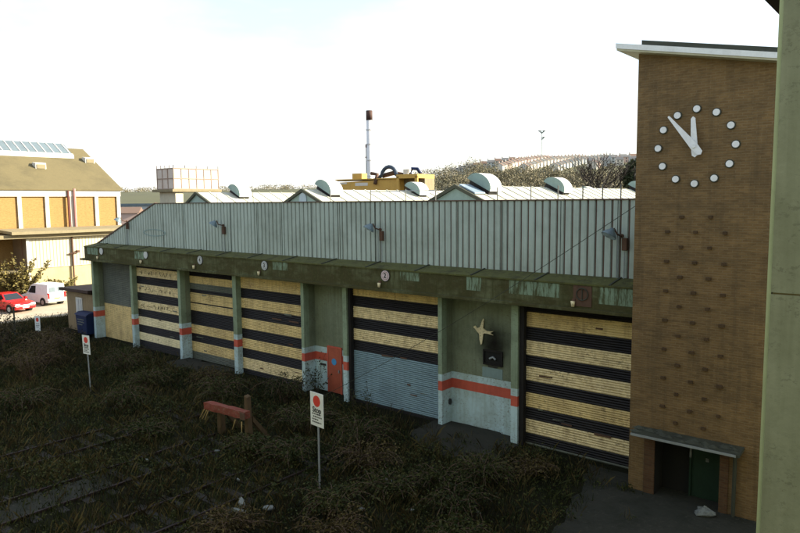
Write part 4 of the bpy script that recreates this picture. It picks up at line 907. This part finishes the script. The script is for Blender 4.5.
bl = [((-33.9, -6.9), 1.7, 1.3, 'brambles in front of the left sign'), ((-36.5, -5.0), 1.8, 1.4, 'brambles left of the leaning sign'), ((-39.6, -3.2), 1.5, 1.2, 'brambles by the blue bin'), ((-31.5, -3.4), 1.5, 1.0, 'dark bramble clump before the peeling striped door'), ((-28.0, -4.2), 1.2, .8, 'low brambles right of the leaning sign'),
      ((-23.6, -3.4), 1.4, .9, 'brambles behind the red buffer beam'), ((-21.3, -1.6), 1.3, 1.0, 'brambles left of the near sign before the red door'), ((-18.0, -3.6), 1.4, .8, 'brambles right of the buffer stop'), ((-15.4, -3.6), 1.3, .9, 'dark brambles before the steel shutter'), ((-13.9, -4.8), 1.2, .7, 'brambles behind the near stop sign'),
      ((-10.4, -3.4), 1.0, .7, 'brambles at the edge of the tarmac'), ((-9.9, -5.6), 1.1, .7, 'weed clump at the bottom of the frame near the tarmac'), ((-12.4, -7.6), 1.2, .7, 'weed clump right of the near sign post'), ((-43.6, -4.6), 1.5, 1.3, 'brambles round the dark pole'), ((-37.6, -8.2), 1.8, 1.5, 'tall brambles at the left edge of the yard'), ((-25.9, -6.3), 1.2, .8, 'weed clump by the leftmost track'),
      ((-33.6, -9.8), 1.5, 1.1, 'bramble bank in the left yard nearest the left sign foot'), ((-29.0, -9.0), 1.4, .8, 'straggling brambles left of all the tracks'), ((-22.0, -7.6), .9, .5, 'low weeds between the left and middle tracks'), ((-17.6, -6.4), .9, .6, 'low weeds right of the buffer posts'), ((-16.0, -6.0), 1.1, .7, 'bramble tangle left of the near sign post'),
      ((-12.0, -5.9), 1.0, .6, 'bramble tangle right of the near sign post'), ((-11.2, -4.6), .9, .6, 'low brambles below the bird recess'), ((-13.6, -10.2), 1.0, .6, 'weeds at the bottom frame edge by the pale plank'), ((-11.4, -8.7), 1.0, .6, 'weeds at the bottom frame edge right of the sign'), ((-9.0, -6.9), .8, .5, 'weeds at the bottom frame edge on the tarmac border'),
      ((-26.0, -2.2), 1.0, .7, 'weeds at the foot of the door below disc 3'), ((-34.2, -1.8), 1.1, .6, 'weeds at the foot of the peeling striped door'), ((-9.6, -2.0), .8, .4, 'weeds on the cracked tarmac before the right door')]
for (bx, by), r, h, lab in bl:
    bramble((bx, by), r, h, 44, 46, lab, rnd.choice(['leaf_bramble', 'leaf_bramble', 'leaf_dark', 'leaf_dead']))
# saplings with stems that show
bramble((-21.3, .1), .7, 1.7, 8, 26, 'leafy sapling against the white wall left of the red door', 'leaf_ever', 'bark', 'sapling', 'sapling', .06, None, 1.2)
bramble((-17.6, -.5), .45, 1.15, 6, 14, 'thin weed stems against the steel shutter', 'leaf_ever', 'bark', 'weed', 'tall_weed', .05, None, 1.3)
bramble((-18.7, -.3), .3, .9, 5, 12, 'thin weed at the corner of the steel shutter', 'leaf_ever', 'bark', 'weed', 'tall_weed', .045, None, 1.3)
bramble((-41.2, -5.6), 1.3, 2.3, 16, 30, 'tall straggly brown shrub at the far left of the yard', 'leaf_dead', 'bark', 'shrub', 'straggly_shrub', .06, None, 1.2)
bramble((-47.6, -3.6), 1.2, 1.9, 16, 36, 'brown shrub in front of the red car', 'leaf_dead', 'bark', 'shrub', 'straggly_shrub', .07, None, 1.2)
bramble((-62.3, 3.4), 2.3, 3.6, 46, 70, 'sunlit yellowish shrub behind the red car', 'leaf_shrub', 'bark', 'shrub', 'garden_shrub', .13, None, 1.2, .03)
bramble((-62.6, 7.4), 1.5, 1.6, 26, 50, 'low sunlit shrub behind the white van', 'leaf_shrub', 'bark', 'shrub', 'garden_shrub', .12, None, 1.2, .025)
bramble((-61.5, -.8), 2.0, 3.2, 36, 60, 'sunlit shrub at the left frame edge behind the red car', 'leaf_shrub', 'bark', 'shrub', 'garden_shrub', .13, None, 1.2, .03)

# ------------------------------------------------------------------ things beyond the depot
tk = empty('water_tank', (-90.4, 40, 0), 'square panelled water tank on a raised platform behind the depot', 'water tank')
TXa, TXb, TYa, TYb = -94.95, -90.4, 36.4, 44.3
MB().box(TXa, TXb, TYa, TYb, 10.5, 13.65).build('tank', 'tankpanel', tk)
mb = MB()
for i in range(4): z = 10.5 + 3.15 * i / 2 if i < 3 else None
for x in (TXa, TXa + 1.5, TXa + 3.0, TXb): mb.box(x - .06, x + .06, TYa - .07, TYa - .002, 10.5, 13.65)
for i in range(7): y = TYa + (TYb - TYa) * i / 6; mb.box(TXb + .002, TXb + .07, y - .06, y + .06, 10.5, 13.65)
for z in (10.55, 12.1, 13.6): mb.box(TXa - .05, TXb + .08, TYa - .09, TYa - .071, z - .06, z + .06); mb.box(TXb + .071, TXb + .09, TYa - .09, TYb, z - .06, z + .06)
mb.build('panel_flange', 'tankline', tk)
MB().box(TXa - .8, TXb + .4, TYa - .5, TYb + .3, 10.1, 10.49).build('platform', 'l_beam', tk)
MB().box(TXa + .2, TXb - .0, TYa + .2, TYa + 1.5, 0, 10.1).build('stair_shaft', 'l_sheet', tk)
for y in (TYb - .3,):
    for x in (TXa + .2, TXb - .2): MB().box(x - .2, x + .2, y - .2, y + .2, 0, 10.1).build('leg', 'rust', tk)
mb = MB()
for p, q in (((TXb, TYa), (TXb, TYb)), ((TXa, TYa), (TXb, TYa))):
    for k in range(5): t = k / 4; x_, y_ = p[0] + (q[0] - p[0]) * t, p[1] + (q[1] - p[1]) * t; mb.tube([(x_, y_, 13.65), (x_, y_, 14.1)], .05, 5)
mb.build('top_post', 'rust', tk)

pl = empty('roof_plant', (-77, 62, 0), 'yellow steel plant house with a flat deck behind the roofs', 'plant house')
# long wall runs across the view
PA, PB = Vector((-83.9, 62.0, 0)), Vector((-69.5, 63.5, 0)); dr = (PB - PA).normalized(); nr = Vector((-dr.y, dr.x, 0))
def PP(a, b, z): q = PA + dr * a + nr * b; return (q.x, q.y, z)
def pbox(a0, a1, b0, b1, z0, z1): return MB().hexa([PP(a0, b0, z0), PP(a1, b0, z0), PP(a1, b1, z0), PP(a0, b1, z0), PP(a0, b0, z1), PP(a1, b0, z1), PP(a1, b1, z1), PP(a0, b1, z1)])
Lp = (PB - PA).length
mb = MB(); mb.add([PP(2.6, 0, 8), PP(Lp, 0, 8), PP(Lp, 5, 8), PP(2.6, 5, 8), PP(1.2, 0, 11.6), PP(Lp, 0, 12.0), PP(Lp, 5, 12.0), PP(1.2, 5, 11.6)], [(3, 2, 1, 0), (4, 5, 6, 7), (0, 1, 5, 4), (1, 2, 6, 5), (2, 3, 7, 6), (3, 0, 4, 7)]); mb.build('hull', 'yellowplant', pl)
pbox(-.2, Lp, -.25, 5.2, 11.99, 12.16).build('deck', 'yellowplant', pl)
pbox(6.0, 8.6, -.03, -.005, 11.0, 11.5).build('white_board', 'l_white', pl)
pbox(2.2, 4.2, -.03, -.005, 11.35, 11.6).build('white_board', 'l_white', pl)
pbox(5.0, 7.0, .5, 2.0, 12.161, 13.1).build('box_unit', 'yellowplant', pl)
mb = MB(); a0, a1 = Lp + .02, Lp + 4.0
for q in (pbox(a0, a1, -.3, 5, 12.35, 12.65), pbox(a0, a0 + .5, -.3, 0, 8, 12.35), pbox(a1 - .5, a1, -.3, 0, 8, 12.35), pbox(a0, a1, -.3, 5, 12.0, 12.349)): mb.add(q.v, q.f)
mb.build('portal_frame', 'yellowplant', pl)
pbox(a0, a1 - .02, 2.0, 5, 8, 11.99).build('portal_shade_block', 'l_beam', pl)  # solid brown block painted as the shade inside the portal
mb = MB(); pts = [PP(10.0, 1, 12.2)] + [PP(12.2 - 1.5 * math.cos(t), 1, 12.3 + 1.7 * math.sin(t)) for t in np.linspace(.2, 2.9, 9)] + [PP(14.0, 1, 12.4)]
mb.tube(pts, .32, 8); mb.build('bent_duct', 'duct', pl, smooth=True)
mb = MB(); mb.tube([PP(9.2, .2, 13.0), PP(10.4, .2, 12.8), PP(10.3, -.3, 11.2)], .30, 8); mb.tube([PP(10.6, 1.5, 12.6), PP(12.8, 1.5, 13.0), PP(14.6, 1.5, 12.6)], .38, 8); mb.build('side_duct', 'rust', pl, smooth=True)
mb = MB(); mb.tube([PP(16.0, 1.5, 12.65), PP(16.4, 1.5, 13.6), PP(17.4, 1.5, 13.5), PP(18.0, 1.5, 12.7)], .28, 8); mb.build('hose', 'bluebin', pl, smooth=True)
pbox(15.0, 15.9, 1, 2, 12.66, 13.5).build('small_unit', 'l_white', pl)

ch = empty('factory_chimney', (-101.9, 92.8, 0), 'tall thin white metal chimney with a dark top', 'chimney')
MB().tube([(-101.9, 92.8, 0), (-101.9, 92.8, 26.4)], .74, 14, r1=.66).build('shaft', 'stack', ch, smooth=True)
MB().tube([(-101.9, 92.8, 26.4), (-101.9, 92.8, 28.5)], .72, 14).build('dark_top', 'stacktop', ch, smooth=True)
mb = MB()
for z in (14, 17.5, 21, 24.2): mb.tube([(-101.9, 92.8, z), (-101.9, 92.8, z + .25)], .80, 14)
mb.build('band', 'stack', ch)
o = empty('radio_mast', (-102.9, 92.3, 0), 'short thin mast standing left of the tall chimney', 'mast')
MB().tube([(-102.6, 92.4, 0), (-102.6, 92.4, 21.2)], .10, 6).build('shaft', 'galv', o); mb = MB(); mb.box(-102.9, -102.3, 92.2, 92.6, 18.2, 18.35); mb.box(-102.75, -102.45, 92.3, 92.5, 20.4, 21.1); mb.build('aerial', 'maroon', o)

# ------------------------------------------------------------------ hills, wood, houses, far town
def AZ(px, D): 
    q = Vector((0, -19.74, 0)) + (F0 + R0 * ((px - 400) / 669.7)) * D; return q.x, q.y
def hill_h(px):
    pts = [(-300, 12), (0, 14), (130, 18), (200, 18), (300, 19), (380, 20), (415, 23), (440, 26), (470, 32), (500, 36), (540, 38), (590, 38), (640, 39), (760, 46), (1100, 50)]
    return float(np.interp(px, [p[0] for p in pts], [p[1] for p in pts]))
mb = MB(); pxs = list(range(-300, 1101, 20)); Ds = [200, 260, 320, 380, 440, 500, 560, 640, 900]; fr = [-.1, .16, .42, .64, .82, .96, 1.0, .9, .3]
vs = []; fs = []
for D, f_ in zip(Ds, fr):
    for px in pxs: x, y = AZ(px, D); vs.append((x, y, hill_h(px) * f_ + rnd.uniform(-.3, .3)))
n = len(pxs)
for i in range(len(Ds) - 1):
    for j in range(n - 1): fs.append((i * n + j, i * n + j + 1, (i + 1) * n + j + 1, (i + 1) * n + j))
mb.add(vs, fs); tag(mb.build('hills', weathered('hillgrass', (.085, .085, .035), (.05, .045, .022), .6, .03), None, True), kind='structure')
def ground_z(px, D): return hill_h(px) * float(np.interp(D, Ds, fr))
C = []
def crown(cx_, cy_, z0, r, h, k):
    p = G.normal(0, 1, (k, 3)); p /= np.linalg.norm(p, axis=1)[:, None]; p *= (G.uniform(.35, 1, k) ** .5)[:, None]
    p = p * np.array([r, r, h * .5]) + np.array([cx_, cy_, z0 + h * .58]); C.append(p)
tr = MB()
for i in range(620):
    px = rnd.uniform(408, 700); D = rnd.uniform(250, 450)
    lim = np.interp(px, [408, 430, 470, 520, 560, 600, 640, 700], [450, 430, 395, 350, 325, 320, 330, 350]); 
    if D > lim: D = rnd.uniform(250, lim)
    x, y = AZ(px, D); h = rnd.uniform(5, 9); z = ground_z(px, D); crown(x, y, z, rnd.uniform(2.2, 4.2), h, 130)
    tr.tube([(x, y, z - .5), (x, y, z + h * .5)], .25, 4)
for i in range(60):
    px = rnd.uniform(400, 480); D = rnd.uniform(440, 500); x, y = AZ(px, D); crown(x, y, ground_z(px, D), rnd.uniform(3, 5), rnd.uniform(6, 10), 70)
for i in range(190):
    px = rnd.uniform(-40, 420); D = rnd.uniform(470, 560); x, y = AZ(px, D); crown(x, y, ground_z(px, D) - 2.5, rnd.uniform(4, 7), rnd.uniform(4, 6.5), 150)
wd = leaves(np.concatenate(C), .40, 'leaf_hill_haze', 'woodland', None, .9); tag(wd, 'brown green winter woodland covering the far hillside', 'woodland', None, 'stuff')
tag(tr.build('woodland', 'bark'), 'bare trunks of the far hillside woodland', 'woodland', None, 'stuff')

def make_house(base, rz, wall, roof, label, w_=7., d_=8., h_=5.4):
    o = empty('hill_house', base, label, 'house', 'houses on the far hill', rz); o['_base'] = (0, 0, 0)
    wl = MB(); wl.box(-w_ / 2, w_ / 2, -d_ / 2, d_ / 2, -4, h_); wl.prism([(-d_ / 2, h_), (d_ / 2, h_), (0, h_ + 2.6)], -w_ / 2 + .02, w_ / 2 - .02, 'X'); wl.build('wall', wall, o)
    mb = MB()
    for s in (-1, 1): mb.hexa([(-w_ / 2 - .02, 0, h_ + 2.6), (w_ / 2 + .02, 0, h_ + 2.6), (w_ / 2 + .02, s * (d_ / 2 + .4), h_ - .2), (-w_ / 2 - .02, s * (d_ / 2 + .4), h_ - .2), (-w_ / 2 - .02, 0, h_ + 2.85), (w_ / 2 + .02, 0, h_ + 2.85), (w_ / 2 + .02, s * (d_ / 2 + .4), h_ + .05), (-w_ / 2 - .02, s * (d_ / 2 + .4), h_ + .05)])
    r = mb.build('roof', roof, o)
    MB().box(-w_ / 2, -w_ / 2 + .9, -.5, .5, h_ + 1.8, h_ + 4.0).build('chimney', 'houserender' if wall != 'houserender' else 'housepink', r)
    for x in (-1.7, 1.7):
        for z in (1.0, 3.4):
            for s in (-1, 1): MB().box(x - .6, x + .6, s * (d_ / 2 + .02) - .015, s * (d_ / 2 + .02) + .015, z, z + 1.3).build('window', 'carglass', o)
    return o
protos = {}
LABW = {'houserender': 'cream', 'housepink': 'pinkish', 'housegrey': 'grey green'}
def place_house(px, D, rz, wall, roof, where, sc=1., dz=0):
    x, y = AZ(px, D); z = ground_z(px, D) + dz; lab = '%s %s roofed hill house, %s' % (LABW[wall], 'brown' if roof == 'houseroof' else 'slate', where)
    k = (wall, roof)
    if k not in protos: protos[k] = make_house((x, y, z), rz, wall, roof, lab); protos[k].scale = (sc,) * 3; return
    dup(protos[k], (x, y, z), lab, rz, (sc,) * 3)
WS = ['houserender', 'housepink', 'housegrey']; RS = ['houseroof', 'houseslate']
ordn = ['first', 'second', 'third', 'fourth', 'fifth', 'sixth', 'seventh', 'eighth', 'ninth', 'tenth', 'eleventh', 'twelfth', 'thirteenth', 'fourteenth', 'fifteenth', 'sixteenth', 'seventeenth', 'eighteenth', 'nineteenth', 'twentieth']
def row(p0, D0, p1, D1, n, rz, name, walls=None, roofs=None, sc=.6):
    for i in range(n):
        t = i / (n - 1); place_house(p0 + (p1 - p0) * t, D0 + (D1 - D0) * t, rz, (walls or WS)[i % len(walls or WS)] if walls else rnd.choice(WS), (roofs or RS)[i % len(roofs or RS)] if roofs else rnd.choice(RS), '%s, %s' % (ordn[i], name), sc)
row(455, 470, 512, 478, 9, R_(40), 'loose row above the wood', None, None, .65)
row(500, 405, 548, 515, 16, R_(100), 'left climbing terrace, counted uphill', ['houserender', 'houserender', 'housepink'], ['houseroof'])
row(524, 385, 582, 512, 18, R_(103), 'middle climbing terrace, counted uphill', ['houserender'], ['houseroof', 'houseroof', 'houseslate'])
row(554, 380, 606, 508, 18, R_(106), 'right climbing terrace, counted uphill', ['houserender', 'housegrey'], ['houseroof'])
row(515, 520, 640, 535, 20, R_(35), 'skyline row, counted from left', None, None, .6)
row(612, 440, 650, 450, 5, R_(45), 'row behind the bare tree', ['housegrey', 'housepink'], None, .7)
row(590, 415, 632, 420, 4, R_(30), 'row low on the hill behind the bare tree', ['houserender', 'housegrey'], ['houseslate'], .65)

row(592, 395, 612, 470, 8, R_(106), 'short climbing row left of the tree, counted uphill', ['houserender', 'housepink'], ['houseslate'])
# street light mast on the hill, bare tree, evergreen
x, y = AZ(541, 430); z = ground_z(541, 430)
o = empty('hill_mast', (x, y, z), 'thin lamp mast rising above the hill houses', 'mast'); MB().tube([(x, y, z), (x, y, z + 22)], .22, 6).build('shaft', 'galv', o)
for dx, zz in ((-1.4, 21.5), (1.4, 21.5), (1.2, 17.5)):
    mb = MB(); mb.tube([(x, y, z + zz - 1.2), (x + R0.x * dx, y + R0.y * dx, z + zz)], .3, 5); mb.box(x + R0.x * dx - .8, x + R0.x * dx + .8, y + R0.y * dx - .5, y + R0.y * dx + .5, z + zz, z + zz + .5); mb.build('lamp_arm', 'felt', o)
def bare_tree(base, h, label, seed, spread=.55, depth=6, r0=.22, name='bare_tree'):
    r = random.Random(seed); o = empty(name, base, label, 'tree'); tk_ = MB(); cr_ = MB()
    def grow(p, d, L, rad, lv):
        q = p + d * L; (tk_ if lv < 1 else cr_).tube([p, p.lerp(q, .5) + Vector((r.gauss(0, .05), r.gauss(0, .05), 0)) * L, q], rad, 6 if lv < 2 else 4, r1=rad * .68)
        if lv >= depth: return
        for k in range(r.choice((2, 3, 3) if lv < 4 else (2, 2, 3))):
            nd = (d + Vector((r.gauss(0, spread), r.gauss(0, spread), r.uniform(-.05, .45)))).normalized(); grow(p.lerp(q, r.uniform(.65, 1.0)), nd, L * r.uniform(.70, .88), rad * .70, lv + 1)
    grow(Vector(base), Vector((0, 0, 1)), h * .26, r0, 0); tk_.build('trunk', 'darkbark', o); cr_.build('crown', 'darkbark', o); return o
x, y = AZ(603, 140); bare_tree((x, y, 0), 22, 'large bare winter tree in front of the hill houses', 5, .5, 6, .34)
x, y = AZ(634, 150); o = empty('evergreen_tree', (x, y, 0), 'dark evergreen tree against the clock tower edge', 'tree'); MB().tube([(x, y, 0), (x, y, 15)], .3, 8, r1=.1).build('trunk', 'bark', o)
p = G.normal(0, 1, (1500, 3)); p /= np.linalg.norm(p, axis=1)[:, None]; p *= (G.uniform(.3, 1, 1500) ** .5)[:, None]; p = p * np.array([2.6, 2.6, 4.5]) + np.array([0, 0, 13.0]); leaves(p, .42, 'leaf_ever', 'crown', o)
# scrub just beyond the roofs, right side
for i, (px, D, h, lab) in enumerate(((590, 170, 11, 'scrubby tree left of the bare tree'), (618, 175, 12.0, 'scrubby tree right of the bare tree'), (566, 190, 11, 'small scrubby tree behind the second ventilator'))):
    x, y = AZ(px, D); o = empty('scrub_tree', (x, y, 0), 'brown ' + lab, 'tree', 'scrubby trees beyond the roofs'); MB().tube([(x, y, 0), (x, y, h * .7)], .2, 6, r1=.08).build('trunk', 'bark', o)
    p = G.normal(0, 1, (800, 3)); p /= np.linalg.norm(p, axis=1)[:, None]; p *= (G.uniform(.2, 1, 800) ** .5)[:, None]; p = p * np.array([4., 4., h * .36]) + np.array([0, 0, h * .7]); leaves(p, .36, 'leaf_hill_haze', 'crown', o)
# far town in the gap at the left
x, y = AZ(138, 230)
o = empty('far_shed', (x, y, 0), 'long pale blue shed in the gap beyond the brick works', 'shed', None, R_(40)); o['_base'] = (0, 0, 0)
MB().box(-16, 16, -6, 6, 0, 7.6).build('wall', 'housegrey', o); MB().box(-16.4, 16.4, -6.4, 6.4, 7.601, 8.4).build('roof', 'glassroof', o)
for i in range(5): MB().box(-14 + i * 6, -10.5 + i * 6, -6.05, -6.002, 2.5, 5.5).build('window', 'carglass', o)
for i, (px, D, w_, h_, mt, lab) in enumerate(((126, 200, 9, 5.6, 'housepink', 'low pinkish building left of the pale blue shed'), (149, 205, 9, 4.8, 'houserender', 'low cream building before the pale blue shed'))):
    x, y = AZ(px, D); o = empty('far_building', (x, y, 0), lab, 'building', None, R_(50)); o['_base'] = (0, 0, 0)
    MB().box(-w_ / 2, w_ / 2, -4, 4, 0, h_).build('wall', mt, o); MB().prism([(-4.4, h_), (4.4, h_), (0, h_ + 1.8)], -w_ / 2 - .3, w_ / 2 + .3, 'X').build('roof', 'houseroof', o)
for o in bpy.data.objects:
    if '_base' in o: del o['_base']
